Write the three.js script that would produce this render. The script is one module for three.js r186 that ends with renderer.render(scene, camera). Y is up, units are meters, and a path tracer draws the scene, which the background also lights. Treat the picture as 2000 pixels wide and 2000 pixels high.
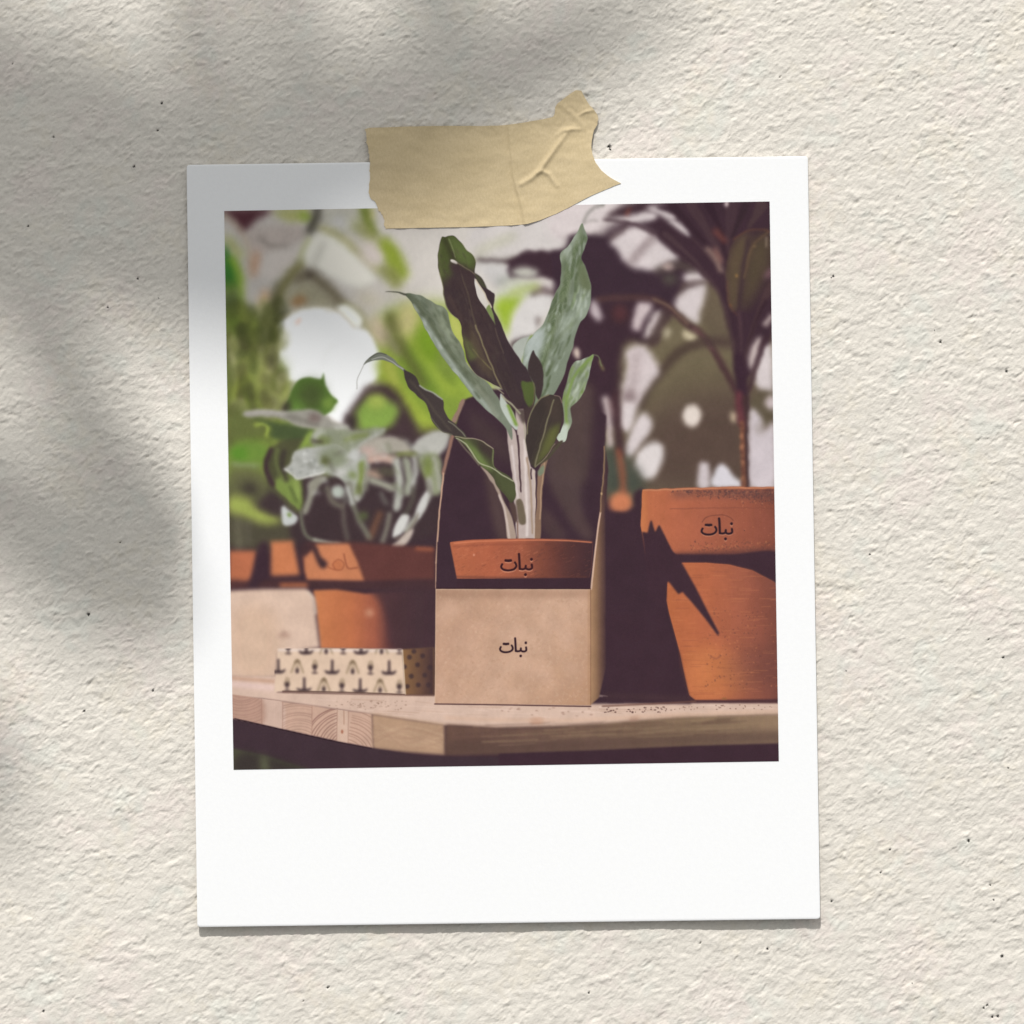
import * as THREE from 'three';
import { createNoise2D } from 'simplex-noise';

// ------------------------------------------------------------------ camera, sky, sun
const K = 0.145 / 2000;                              // metres per pixel of the photograph (an 88 mm wide print)
const PX = (x) => (x - 1000) * K, PY = (y) => (1000 - y) * K;
const scene = new THREE.Scene();
const D = 0.6;
const camera = new THREE.PerspectiveCamera(2 * Math.atan(0.0725 / D) * 180 / Math.PI, 1, 0.01, 20);
camera.position.set(0, 0, D + 0.0005);
camera.lookAt(0, 0, 0);

const SUN = new THREE.Vector3(-0.10, 0.80, 0.60).normalize();
const sun = new THREE.DirectionalLight(new THREE.Color(1.0, 0.985, 0.96), 3.4);
sun.position.copy(SUN).multiplyScalar(3);
sun.target.position.set(0, 0, 0);
sun.castShadow = true;
sun.shadow.radius = 4;
sun.shadow.mapSize.set(4096, 4096);
Object.assign(sun.shadow.camera, { left: -0.25, right: 0.25, top: 0.25, bottom: -0.25, near: 0.5, far: 4 });
scene.add(sun, sun.target);

{ // bright hazy sky, a little bluer overhead
  const w = 64, h = 32, d = new Float32Array(w * h * 4);
  for (let j = 0; j < h; j++) for (let i = 0; i < w; i++) {
    const e = Math.max(0, Math.sin(((j + 0.5) / h - 0.5) * Math.PI)), o = (j * w + i) * 4, L = 0.32 + 1.0 * e;   // overcast-like haze, brighter overhead
    d[o] = L * 0.985; d[o + 1] = L; d[o + 2] = L * 1.0; d[o + 3] = 1;
  }
  const t = new THREE.DataTexture(d, w, h, THREE.RGBAFormat, THREE.FloatType);
  t.mapping = THREE.EquirectangularReflectionMapping; t.magFilter = THREE.LinearFilter; t.needsUpdate = true;
  scene.background = t; scene.environment = t;
}
const renderer = new THREE.WebGLRenderer({ antialias: true });
renderer.toneMapping = THREE.LinearToneMapping;
renderer.toneMappingExposure = 1.0;
renderer.shadowMap.enabled = true;

// ------------------------------------------------------------------ helpers
function rng(seed) { let a = seed >>> 0; return () => { a = (a + 0x6d2b79f5) | 0; let t = Math.imul(a ^ (a >>> 15), 1 | a); t = (t + Math.imul(t ^ (t >>> 7), 61 | t)) ^ t; return ((t ^ (t >>> 14)) >>> 0) / 4294967296; }; }
const n1 = createNoise2D(rng(11)), n2 = createNoise2D(rng(22)), n3 = createNoise2D(rng(33)), n4 = createNoise2D(rng(44)), n5 = createNoise2D(rng(55));
const clamp = (v, a = 0, b = 1) => Math.min(b, Math.max(a, v));
const lerp = (a, b, t) => a + (b - a) * t;
const sstep = (a, b, v) => { const t = clamp((v - a) / (b - a)); return t * t * (3 - 2 * t); };
function shade(o) { o.castShadow = o.receiveShadow = true; return o; }
function texture(size, fn, srgb) {                   // fn(u, v, out) with v up, out 0..255
  const d = new Uint8Array(size * size * 4), c = [0, 0, 0];
  for (let j = 0; j < size; j++) for (let i = 0; i < size; i++) {
    fn((i + 0.5) / size, (j + 0.5) / size, c);
    const o = (j * size + i) * 4; d[o] = clamp(c[0], 0, 255); d[o + 1] = clamp(c[1], 0, 255); d[o + 2] = clamp(c[2], 0, 255); d[o + 3] = 255;
  }
  const t = new THREE.DataTexture(d, size, size, THREE.RGBAFormat);
  t.magFilter = THREE.LinearFilter; t.minFilter = THREE.LinearFilter;
  t.wrapS = t.wrapT = THREE.MirroredRepeatWrapping;
  if (srgb) t.colorSpace = THREE.SRGBColorSpace;
  t.needsUpdate = true; return t;
}

// ------------------------------------------------------------------ the plastered wall
const PITS = [[315, 201, 4], [307, 254, 3], [261, 325, 4], [104, 267, 3], [54, 441, 3], [268, 544, 3], [210, 600, 3], [1190, 285, 5], [1192, 291, 4], [172, 1200, 5], [298, 1350, 4], [164, 1389, 4], [1893, 1643, 5], [1739, 1660, 3], [1625, 1761, 4], [1958, 1869, 5], [1950, 1986, 5], [1939, 1987, 4], [1929, 1964, 4], [1922, 1970, 3], [1500, 1854, 4], [1721, 1705, 3], [1967, 725, 5], [1838, 668, 4], [1628, 539, 4], [1624, 542, 3], [1960, 1285, 4], [84, 1976, 4], [1970, 1500, 3], [1150, 1940, 3], [640, 1930, 3], [1700, 1083, 3], [1935, 1730, 3], [1942, 1758, 3]];
{ const r = rng(7); for (let i = 0; i < 24; i++) PITS.push([r() * 2000, r() * 2000, 1.2 + r() * 1.0]); }
const PITM = PITS.map(([x, y, s]) => [PX(x) * 1000, PY(y) * 1000, s * 0.5 * K * 1000]);
const pitGrid = new Map();
for (const p of PITM) for (let a = -1; a <= 1; a++) for (let b = -1; b <= 1; b++) { const k = (Math.floor(p[0] / 2) + a) + ',' + (Math.floor(p[1] / 2) + b); (pitGrid.get(k) ?? pitGrid.set(k, []).get(k)).push(p); }
function pit(x, y) { const l = pitGrid.get(Math.floor(x / 2) + ',' + Math.floor(y / 2)); let m = 0; if (l) for (const [a, b, s] of l) { const d = Math.hypot((x - a) / s, (y - b) / s) + 0.7 * n5(x * 7, y * 7); if (d < 1.4) m = Math.max(m, 1 - sstep(0.5, 1.3, d)); } return m; }
const CA = Math.cos(0.33), SA = Math.sin(0.33);
const hash = (i, j, k) => { let h = Math.imul(i, 374761393) ^ Math.imul(j, 668265263) ^ Math.imul(k, 2246822519); h = Math.imul(h ^ (h >>> 13), 1274126177); return ((h ^ (h >>> 16)) >>> 0) / 4294967296; };
function grains(u, v, cell, seed, neg) {             // sand grains and dents of uneven size strewn over the plaster
  const cu = u / cell, cv = v / cell, iu = Math.floor(cu), iv = Math.floor(cv); let h = 0;
  for (let a = -1; a <= 1; a++) for (let b = -1; b <= 1; b++) {
    const i = iu + a, j = iv + b, du = cu - i - hash(i, j, seed), dv = cv - j - hash(i, j, seed + 1), r = 0.45 + 0.5 * hash(i, j, seed + 2), d = (du * du + dv * dv) / (r * r);
    if (d < 1) h += (hash(i, j, seed + 3) - neg) * r * (1 - d) * (1 - d);
  }
  return h;
}
function relief(x, y) {                              // millimetres in, millimetres out
  const wx = x + 0.4 * n4(x * 0.3, y * 0.3) + 0.12 * n2(x * 1.3, y * 1.3), wy = y + 0.4 * n5(x * 0.3 + 9, y * 0.3) + 0.12 * n3(x * 1.3, y * 1.3);
  const u = (wx * CA + wy * SA) / 1.4, v = -wx * SA + wy * CA;
  const coarse = clamp(0.45 - y / 160 + 0.45 * n1(x * 0.018 + 5, y * 0.022), 0, 1);
  const wet = 0.7 + 0.3 * sstep(-0.6, 0.35, n2(x * 0.09 + 3, y * 0.1) + 0.4 * n3(x * 0.35, y * 0.35));      // smoother, smeared spots
  let h = 0.09 * n3(x * 0.03, y * 0.03) + 0.04 * n1(x * 0.12, y * 0.14);
  h += wet * (lerp(0.03, 0.06, coarse) * n1(u * 0.3, v * 0.34) + lerp(0.08, 0.16, coarse) * grains(u, v, 1.4, 10, 0.35) + lerp(0.18, 0.2, coarse) * grains(u, v, 0.84, 20, 0.55) + lerp(0.32, 0.24, coarse) * grains(u, v, 0.48, 30, 0.52) + lerp(0.04, 0.035, coarse) * n4(u * 2.3, v * 2.5) + 0.026 * n5(u * 4.4, v * 4.7));
  return h - 0.1;
}
{
  const line = [];
  const N = 960, R = 86;                             // fine over the frame and a margin, then growing cells
  for (let i = 0; i <= N; i++) line.push(-R + 2 * R * i / N);
  let st = 0.3, p = R; while (p < 900) { st *= 1.22; p += st; line.push(p); line.unshift(-p); }
  const n = line.length, pos = new Float32Array(n * n * 3), uv = new Float32Array(n * n * 2), idx = new Uint32Array((n - 1) * (n - 1) * 6);
  for (let j = 0; j < n; j++) for (let i = 0; i < n; i++) {
    const x = line[i], y = line[j], o = j * n + i;
    const z = relief(x, y) - 0.32 * pit(x, y);
    pos[o * 3] = x / 1000; pos[o * 3 + 1] = y / 1000; pos[o * 3 + 2] = z / 1000;
    uv[o * 2] = x / 180 + 0.5; uv[o * 2 + 1] = y / 180 + 0.5;
  }
  let q = 0; for (let j = 0; j < n - 1; j++) for (let i = 0; i < n - 1; i++) { const a = j * n + i, b = a + 1, c = a + n, d = c + 1; idx[q++] = a; idx[q++] = b; idx[q++] = d; idx[q++] = a; idx[q++] = d; idx[q++] = c; }
  const g = new THREE.BufferGeometry();
  g.setAttribute('position', new THREE.BufferAttribute(pos, 3)); g.setAttribute('uv', new THREE.BufferAttribute(uv, 2)); g.setIndex(new THREE.BufferAttribute(idx, 1)); g.computeVertexNormals();
  const rg = rng(5);
  const map = texture(2048, (u, v, c) => {           // cream limewash with pale grey-green, pink and yellow clouds, grit and specks
    const x = (u - 0.5) * 180, y = (v - 0.5) * 180;
    const gr = sstep(0.25, 0.8, 0.7 * n1(x * 0.07, y * 0.06) + 0.4 * n2(x * 0.3, y * 0.3)), pk = sstep(0.1, 0.8, 0.8 * n3(x * 0.05 + 8, y * 0.05) + 0.3 * n4(x * 0.4, y * 0.4)), ye = sstep(0.2, 0.8, 0.8 * n5(x * 0.06 + 31, y * 0.07) + 0.3 * n1(x * 0.5, y * 0.5));
    let r = 229, g = 222.5, b = 212;
    r += -4 * gr + 1.5 * pk + 1 * ye; g += -0.5 * gr - 1.5 * pk; b += -2.5 * ye;
    const grit = 3.0 * n2(x * 1.7, y * 1.7) + 2.0 * n3(x * 5, y * 5) + (rg() - 0.5) * 6;
    r += grit; g += grit; b += grit;
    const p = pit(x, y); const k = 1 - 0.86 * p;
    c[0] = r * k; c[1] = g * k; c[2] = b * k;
  }, true);
  const rb = rng(6);
  const bump = texture(2048, (u, v, c) => { const x = (u - 0.5) * 180, y = (v - 0.5) * 180; c[0] = c[1] = c[2] = 128 + 46 * n1(x * 3.1 + 0.6 * y, y * 3.6) + 30 * n4(x * 6.5, y * 6.5) + (rb() - 0.5) * 44; });
  const m = new THREE.MeshStandardMaterial({ map, bumpMap: bump, bumpScale: 0.00006, roughness: 0.94, color: new THREE.Color(0.865, 0.865, 0.865) });
  const wall = shade(new THREE.Mesh(g, m)); wall.name = 'wall';
  wall.userData = { kind: 'structure', label: 'rough cream plastered wall behind the taped photo', category: 'wall' };
  scene.add(wall);
}

// a thin sheet with thickness, laid out between four edge curves (photo pixels), z from a function
function resample(pts, n, ts) { const L = [0]; for (let i = 1; i < pts.length; i++) L.push(L[i - 1] + Math.hypot(pts[i][0] - pts[i - 1][0], pts[i][1] - pts[i - 1][1])); return ts.map((t) => { const s = t * L[L.length - 1]; let i = 1; while (i < L.length - 1 && L[i] < s) i++; const f = (s - L[i - 1]) / (L[i] - L[i - 1] || 1); return [lerp(pts[i - 1][0], pts[i][0], f), lerp(pts[i - 1][1], pts[i][1], f)]; }); }
function sheet(top, bottom, left, right, us, vs, zf, thick, uvf, edge = 0) {   // top/bottom run left to right, left/right run top to bottom
  const T = resample(top, 0, us), B = resample(bottom, 0, us), Lf = resample(left, 0, vs), Rt = resample(right, 0, vs);
  const nu = us.length, nv = vs.length, P = [];
  const [c00, c10, c01, c11] = [T[0], T[nu - 1], B[0], B[nu - 1]];
  for (let j = 0; j < nv; j++) for (let i = 0; i < nu; i++) {
    const u = us[i], v = vs[j], p = [0, 0];
    for (const k of [0, 1]) p[k] = (1 - v) * T[i][k] + v * B[i][k] + (1 - u) * Lf[j][k] + u * Rt[j][k] - ((1 - u) * (1 - v) * c00[k] + u * (1 - v) * c10[k] + (1 - u) * v * c01[k] + u * v * c11[k]);
    P.push(p);
  }
  const pos = [], uv = [], idx = [], N = nu * nv;
  const z = P.map((p, o) => { const i = o % nu, j = (o / nu) | 0; return zf(p[0], p[1], us[i], vs[j]) - (i === 0 || j === 0 || i === nu - 1 || j === nv - 1 ? edge : 0); });
  for (const s of [0, 1]) P.forEach((p, o) => { pos.push(PX(p[0]), PY(p[1]), z[o] - s * thick); uv.push(...uvf(p[0], p[1])); });
  for (let j = 0; j < nv - 1; j++) for (let i = 0; i < nu - 1; i++) { const a = j * nu + i, b = a + 1, c = a + nu, d = c + 1; idx.push(a, c, d, a, d, b, N + a, N + d, N + c, N + a, N + b, N + d); }
  const ring = []; for (let i = 0; i < nu; i++) ring.push(i); for (let j = 1; j < nv; j++) ring.push(j * nu + nu - 1); for (let i = nu - 2; i >= 0; i--) ring.push((nv - 1) * nu + i); for (let j = nv - 2; j > 0; j--) ring.push(j * nu);
  const s0 = pos.length / 3;
  for (const o of ring) for (const s of [0, 1]) { const q = o + s * N; pos.push(pos[q * 3], pos[q * 3 + 1], pos[q * 3 + 2]); uv.push(uv[q * 2], uv[q * 2 + 1]); }
  for (let i = 0; i < ring.length; i++) { const a = s0 + 2 * i, b = s0 + 2 * ((i + 1) % ring.length); idx.push(a, b, b + 1, a, b + 1, a + 1); }
  const g = new THREE.BufferGeometry();
  g.setAttribute('position', new THREE.Float32BufferAttribute(pos, 3)); g.setAttribute('uv', new THREE.Float32BufferAttribute(uv, 2)); g.setIndex(idx); g.computeVertexNormals(); return g;
}
const steps = (n, e) => { const a = [0, e, 2.5 * e]; for (let i = 1; i < n; i++) a.push(i / n); a.push(1 - 2.5 * e, 1 - e, 1); return a; };

// ------------------------------------------------------------------ the instant photo: card and printed picture
const CARD = [[364.4, 322], [1577.8, 305], [1601.4, 1794], [386, 1810]];
const PIC = [[438, 412.2], [1503, 393.6], [1520.8, 1486.6], [456.6, 1503.2]];
function cardZ(x, y) {                               // front face: held by the tape at the top, a little lifted at the foot
  const v = (y - 310) / 1490, u = (x - 365) / 1215;
  return 0.00056 + 0.00042 * Math.pow(clamp(v), 1.6) + 0.00010 * Math.sin(u * 3.1) * (1 - v) + 0.00012 * Math.pow(2 * u - 1, 2) * v;
}
const photo = new THREE.Group(); photo.name = 'instant_photo';
photo.userData = { label: 'white bordered instant photo of potted plants taped to the wall', category: 'photo' };
photo.position.set(PX(983), PY(1057), 0); scene.add(photo);
function rounded(q, r) {                             // four edge curves with small corner arcs
  const c = q.map((p, i) => { const a = q[(i + 3) % 4], b = q[(i + 1) % 4], da = Math.hypot(a[0] - p[0], a[1] - p[1]), db = Math.hypot(b[0] - p[0], b[1] - p[1]); const s = [p[0] + (a[0] - p[0]) / da * r, p[1] + (a[1] - p[1]) / da * r], e = [p[0] + (b[0] - p[0]) / db * r, p[1] + (b[1] - p[1]) / db * r], arc = []; for (let k = 0; k <= 6; k++) { const t = k / 6; arc.push([(1 - t) ** 2 * s[0] + 2 * t * (1 - t) * p[0] + t * t * e[0], (1 - t) ** 2 * s[1] + 2 * t * (1 - t) * p[1] + t * t * e[1]]); } return arc; });
  const h1 = (a) => a.slice(0, 4), h2 = (a) => a.slice(3);
  return { top: [...h2(c[0]), ...h1(c[1])], right: [...h2(c[1]), ...h1(c[2])], bottom: [...h2(c[2]), ...h1(c[3])].reverse(), left: [...h2(c[3]), ...h1(c[0])].reverse() };
}
function local(g) { g.translate(-photo.position.x, -photo.position.y, 0); return g; }
{
  const r = rounded(CARD, 7), us = steps(48, 0.0016), vs = steps(56, 0.0013);
  const g = local(sheet(r.top, r.bottom, r.left, r.right, us, vs, cardZ, 0.00034, (x, y) => [x / 1000, -y / 1000], 0.00006));
  const rn = rng(91);
  const bump = texture(1024, (u, v, c) => { const x = u * 72, y = v * 72; c[0] = c[1] = c[2] = 128 + 34 * n1(x * 1.6, y * 1.6) + 26 * n2(x * 4, y * 4) + (rn() - 0.5) * 40; });
  const tint = texture(512, (u, v, c) => { const x = u * 72, y = v * 72, q = 0.8 * n3(x * 0.9, y * 0.9) + 1.2 * n4(x * 3, y * 3); c[0] = 250 + q; c[1] = 250 + q; c[2] = 250.5 + q; }, true);
  const m = new THREE.MeshPhysicalMaterial({ map: tint, bumpMap: bump, bumpScale: 0.000012, roughness: 0.62, specularIntensity: 0.5, color: new THREE.Color(0.875, 0.875, 0.875) });
  const card = shade(new THREE.Mesh(g, m)); card.name = 'card'; card.userData.label = 'white card border of the photo'; photo.add(card);
}

// the printed picture, drawn as ink on its own sheet: all positions in pixels of the photograph
function paintPicture() {
  const S = 1.5, W = 1065.2, H = 1092.2, A = -0.0172;
  const cv = document.createElement('canvas'); cv.width = Math.round(W * S); cv.height = Math.round(H * S);
  const x = cv.getContext('2d');
  x.fillStyle = 'rgb(68,47,57)'; x.fillRect(0, 0, cv.width, cv.height);
  x.scale(S, S); x.rotate(-A); x.translate(-438, -412.2);
  const Z = { o: [0, 0, 1], a: [430, 380, 5.52], b: [750, 400, 5.52], c: [1080, 380, 4.293], d: [430, 700, 4.293], e: [680, 650, 4.293], f: [1080, 700, 4.293], g: [430, 1050, 3.513], h: [980, 1050, 3.513] };
  const pts = (z, a) => { const [ox, oy, s] = Z[z], r = []; for (let i = 0; i < a.length; i += 2) r.push([ox + a[i] / s, oy + a[i + 1] / s]); return r; };
  const col = (c, k = 1, al = 1) => typeof c === 'string' ? c : `rgba(${c.map((v) => Math.min(255, Math.round(v / k))).join(',')},${al})`;
  const blur = (b) => { x.filter = b > 0 ? `blur(${((b > 1.9 ? b * BF : b) * S).toFixed(2)}px)` : 'none'; };
  const within = (p, m, fn) => { let a = 1e9, b = 1e9, c = -1e9, d = -1e9; for (const [u, v] of p) { a = Math.min(a, u); b = Math.min(b, v); c = Math.max(c, u); d = Math.max(d, v); } x.save(); x.beginPath(); x.rect(a - m, b - m, c - a + 2 * m, d - b + 2 * m); x.clip(); fn(); x.restore(); };
  function trace(p, closed, smooth = true) {
    x.beginPath(); const n = p.length;
    if (!smooth) { p.forEach((q, i) => (i ? x.lineTo(...q) : x.moveTo(...q))); if (closed) x.closePath(); return; }
    const g = (i) => closed ? p[(i + n) % n] : p[clamp(i, 0, n - 1)];
    x.moveTo(...p[0]);
    for (let i = 0; i < (closed ? n : n - 1); i++) { const [a, b, c, d] = [g(i - 1), g(i), g(i + 1), g(i + 2)]; x.bezierCurveTo(b[0] + (c[0] - a[0]) / 6, b[1] + (c[1] - a[1]) / 6, c[0] - (d[0] - b[0]) / 6, c[1] - (d[1] - b[1]) / 6, c[0], c[1]); }
    if (closed) x.closePath();
  }
  const F = (z, a, c, b = 0, k = 1, al = 1, sm = true) => { const p = pts(z, a); within(p, b * 5 + 12, () => { blur(b); x.fillStyle = col(c, k, al); trace(p, true, sm); x.fill(); }); };
  const L = (z, a, w, c, b = 0, k = 1, al = 1) => { const p = pts(z, a); within(p, b * 5 + w + 6, () => { blur(b); x.strokeStyle = col(c, k, al); x.lineWidth = w; x.lineCap = x.lineJoin = 'round'; trace(p, false); x.stroke(); }); };
  const E = (z, cx, cy, rx, ry, rot, c, b = 0, k = 1, al = 1) => { const [[px, py]] = pts(z, [cx, cy]), s = Z[z][2], m = Math.max(rx, ry) / s; within([[px - m, py - m], [px + m, py + m]], b * 5 + 4, () => { blur(b); x.fillStyle = col(c, k, al); x.beginPath(); x.ellipse(px, py, rx / s, ry / s, rot, 0, 7); x.fill(); }); };
  const taper = (z, a, w0, w1, c, b = 0, k = 1, al = 1) => { // a blade that narrows along its length
    const p = pts(z, a), l = [], r = []; for (let i = 0; i < p.length; i++) { const q = p[Math.max(0, i - 1)], t = p[Math.min(p.length - 1, i + 1)], d = Math.hypot(t[0] - q[0], t[1] - q[1]) || 1, w = lerp(w0, w1, i / (p.length - 1)) / 2; l.push([p[i][0] - (t[1] - q[1]) / d * w, p[i][1] + (t[0] - q[0]) / d * w]); r.unshift([p[i][0] + (t[1] - q[1]) / d * w, p[i][1] - (t[0] - q[0]) / d * w]); }
    blur(b); x.fillStyle = col(c, k, al); trace([...l, ...r], true); x.fill(); };
  const clip = (z, a, fn, sm = true) => { x.save(); x.filter = 'none'; trace(pts(z, a), true, sm); x.clip(); fn(); x.restore(); };
  const lin = (x0, y0, x1, y1, st) => { const g = x.createLinearGradient(x0, y0, x1, y1); st.forEach(([t, c]) => g.addColorStop(t, col(c))); return g; };
  const soften = (sd) => { const t = document.createElement('canvas'); t.width = cv.width; t.height = cv.height; t.getContext('2d').drawImage(cv, 0, 0); x.save(); x.setTransform(1, 0, 0, 1, 0, 0); x.filter = `blur(${(sd * S).toFixed(2)}px)`; x.drawImage(t, 0, 0); x.restore(); };
  const r = rng(321), PLUM = [68, 47, 57]; let BF = 1.25;

  // --- soft background, left and middle
  F('o', [420, 380, 1120, 380, 1100, 620, 1010, 760, 880, 800, 700, 900, 420, 900], [214, 206, 198], 14);
  F('o', [420, 640, 560, 640, 570, 800, 640, 860, 660, 1000, 420, 1020], [126, 142, 66], 12);
  F('o', [740, 620, 900, 600, 980, 720, 930, 790, 860, 830, 790, 850, 740, 760], [150, 172, 62], 12);
  const ka = 0.71;
  F('a', [40, 160, 560, 160, 400, 270, 260, 420, 180, 340, 90, 240, 40, 220], [72, 42, 47], 5, ka);
  F('a', [300, 380, 860, 330, 920, 460, 760, 560, 560, 620, 320, 620], [146, 136, 130], 6, ka);
  L('a', [430, 470, 560, 560, 740, 560], 8, [112, 104, 98], 4, ka, 0.8);
  L('a', [45, 220, 150, 310, 250, 440, 310, 600, 330, 900], 7, [150, 138, 120], 4, ka);
  E('a', 380, 740, 45, 150, 0.1, [150, 115, 92], 6, ka); E('a', 480, 1130, 60, 110, 0.3, [160, 130, 100], 6, ka);
  F('a', [60, 430, 140, 470, 260, 640, 230, 700, 120, 640, 60, 560], [140, 140, 96], 6, ka);
  F('a', [40, 540, 110, 650, 180, 760, 200, 990, 30, 1000], [48, 96, 38], 4, ka);
  L('a', [130, 690, 205, 850, 215, 1000, 205, 1200, 250, 1420], 14, [112, 134, 42], 5, ka);
  F('a', [40, 980, 190, 990, 200, 1240, 260, 1440, 40, 1460], [84, 100, 44], 7, ka);
  E('a', 120, 1180, 70, 120, 0, [64, 70, 48], 8, ka); E('a', 280, 1450, 180, 110, 0.3, [104, 138, 40], 8, ka);
  E('a', 400, 1470, 150, 60, -0.1, [84, 100, 40], 7, ka); E('a', 150, 1650, 130, 120, 0, [78, 84, 52], 9, 0.75);
  E('a', 330, 1750, 150, 130, 0, [132, 138, 66], 10, 0.8); E('a', 490, 1560, 110, 200, 0.2, [122, 116, 88], 8, ka);
  F('a', [580, 170, 960, 165, 930, 270, 760, 290, 640, 240], [138, 138, 84], 6, ka);
  L('a', [880, 220, 960, 260], 12, [112, 134, 44], 5, ka);
  L('a', [1060, 160, 1030, 270, 970, 400], 17, [62, 58, 50], 5, ka);
  F('a', [1130, 170, 1520, 165, 1560, 300, 1400, 420, 1240, 380, 1130, 300], [140, 138, 126], 7, ka); E('a', 1280, 300, 90, 80, 0, [150, 148, 146], 7, ka);
  L('a', [1560, 160, 1590, 290, 1650, 430], 20, [88, 98, 36], 5, ka); L('a', [1640, 160, 1640, 260], 7, [140, 135, 80], 4, ka);
  F('a', [890, 600, 960, 480, 1080, 410, 1240, 440, 1430, 600, 1600, 790, 1670, 930, 1480, 1000, 1220, 900, 1000, 780, 900, 740], [174, 171, 162], 5, ka);
  F('a', [560, 640, 820, 590, 820, 720, 700, 830, 520, 920, 450, 860], [162, 154, 148], 6, ka);
  L('a', [1120, 520, 1060, 650, 1010, 760], 7, [140, 136, 128], 5, ka);
  L('a', [960, 470, 885, 620, 860, 760], 7, [140, 140, 96], 4, ka);
  L('a', [1080, 360, 1240, 420, 1400, 540, 1570, 690, 1720, 830], 10, [126, 122, 76], 5, ka);
  L('a', [1480, 340, 1640, 470, 1790, 600, 1870, 790, 1900, 980], 20, [112, 112, 70], 7, ka);
  E('a', 1650, 640, 150, 130, 0.7, [162, 152, 146], 8, ka);
  F('a', [620, 1240, 760, 1000, 900, 900, 1050, 940, 1200, 1080, 1290, 1200, 1180, 1240, 860, 1220], [126, 120, 100], 7, ka);
  L('a', [860, 770, 780, 850, 690, 970, 630, 1100, 570, 1260], 17, [92, 88, 48], 6, ka);
  L('a', [620, 960, 590, 1090, 600, 1200], 9, [74, 70, 50], 6, ka);
  L('a', [840, 910, 960, 850, 1060, 920, 1160, 1000, 1260, 1110, 1330, 1190], 17, [84, 76, 58], 6, ka); E('a', 965, 860, 40, 40, 0, [62, 54, 48], 5, ka);
  E('a', 850, 1150, 80, 45, -0.5, [124, 90, 56], 5, ka);
  L('a', [1330, 1190, 1480, 1250, 1570, 1400, 1620, 1560], 11, [126, 122, 84], 5, 0.75);
  E('a', 1600, 1130, 150, 90, 0.2, [166, 158, 142], 8, 0.76); E('a', 1720, 1480, 90, 180, -0.3, [178, 160, 138], 8, 0.8); E('a', 1880, 1420, 60, 120, -0.3, [92, 84, 62], 7, 0.8);
  E('a', 1850, 680, 50, 150, -0.2, [116, 132, 44], 6, 0.78);
  L('a', [640, 1660, 560, 1780, 480, 1932], 9, [186, 176, 160], 5, 0.8);
  for (let i = 0; i < 90; i++) { const px = 436 + r() * 120, py = 600 + r() * 260; E('o', px, py, 5 + r() * 14, 12 + r() * 30, (r() - 0.5) * 0.8, [[78, 84, 44], [96, 104, 50], [140, 148, 70], [112, 128, 50], [172, 170, 116], [70, 66, 48]][(r() * 6) | 0], 4, 1, 0.5); }
  for (let i = 0; i < 40; i++) { const px = 770 + r() * 130, py = 640 + r() * 180; E('o', px, py, 5 + r() * 10, 16 + r() * 36, -0.5 + (r() - 0.5) * 0.5, [[104, 128, 46], [150, 172, 58], [178, 190, 86], [118, 140, 52]][(r() * 4) | 0], 5, 1, 0.45); }
  // the white bokeh opening
  F('o', [542, 637, 557, 621, 584, 605, 611, 600, 644, 601, 662, 612, 680, 628, 693, 641, 711, 643, 727, 659, 738, 684, 745, 706, 749, 723, 740, 735, 716, 756, 698, 781, 672, 823, 653, 819, 638, 806, 630, 780, 600, 750, 570, 744, 544, 735, 540, 715, 546, 684, 548, 670, 543, 650], [252, 252, 252], 1.9);
  F('a', [1260, 1240, 1330, 1190, 1440, 1240, 1530, 1340, 1500, 1430, 1450, 1430, 1370, 1350], [196, 184, 174], 2.2, ka);
  L('a', [700, 1300, 850, 1245, 1000, 1215, 1190, 1225, 1260, 1255], 3, [150, 140, 112], 1.6, ka, 0.7); L('a', [1450, 1440, 1380, 1350, 1280, 1270, 1130, 1250], 2.5, [160, 150, 128], 1.4, ka, 0.8);
  L('a', [640, 1330, 760, 1300], 3, [120, 112, 86], 2, ka); E('a', 840, 1370, 22, 45, 0.6, [182, 158, 148], 1.5, ka);
  L('a', [610, 1420, 605, 1500, 640, 1620, 660, 1680], 3, [120, 116, 84], 2, ka, 0.8);
  L('a', [1250, 1610, 1150, 1700, 1110, 1830], 6, [196, 196, 194], 4, 0.82, 0.6);
  // greens between the opening and the large plant
  L('d', [1380, 60, 1420, 160, 1560, 300, 1680, 470, 1760, 590], 34, [160, 178, 62], 6); L('d', [1400, 40, 1480, 200], 16, [186, 190, 84], 6);
  L('d', [1600, 120, 1800, 330, 1930, 460], 52, [134, 156, 60], 8);
  L('e', [420, 60, 560, 260, 700, 500], 26, [112, 140, 48], 7); L('e', [520, 20, 700, 260, 860, 480], 24, [160, 180, 62], 8); L('e', [640, 40, 760, 220, 880, 420], 14, [108, 134, 46], 6); L('e', [320, 0, 430, 160], 18, [170, 156, 128], 7);
  L('b', [60, 1200, 140, 1350, 210, 1560, 330, 1760, 420, 1932], 14, [96, 100, 50], 5, 0.9); L('b', [10, 420, 120, 560, 200, 740], 24, [122, 136, 44], 6, 0.82); L('b', [0, 700, 120, 800], 20, [112, 116, 56], 7, 0.82);
  E('b', 260, 1250, 120, 200, 0, [196, 184, 128], 9, 0.95); E('b', 480, 1500, 110, 220, -0.4, [126, 158, 40], 8); E('b', 700, 1700, 120, 160, -0.3, [132, 152, 62], 8);
  F('b', [700, 1180, 800, 1240, 860, 1400, 860, 1560, 780, 1450, 720, 1320], [186, 190, 96], 3);
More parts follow.
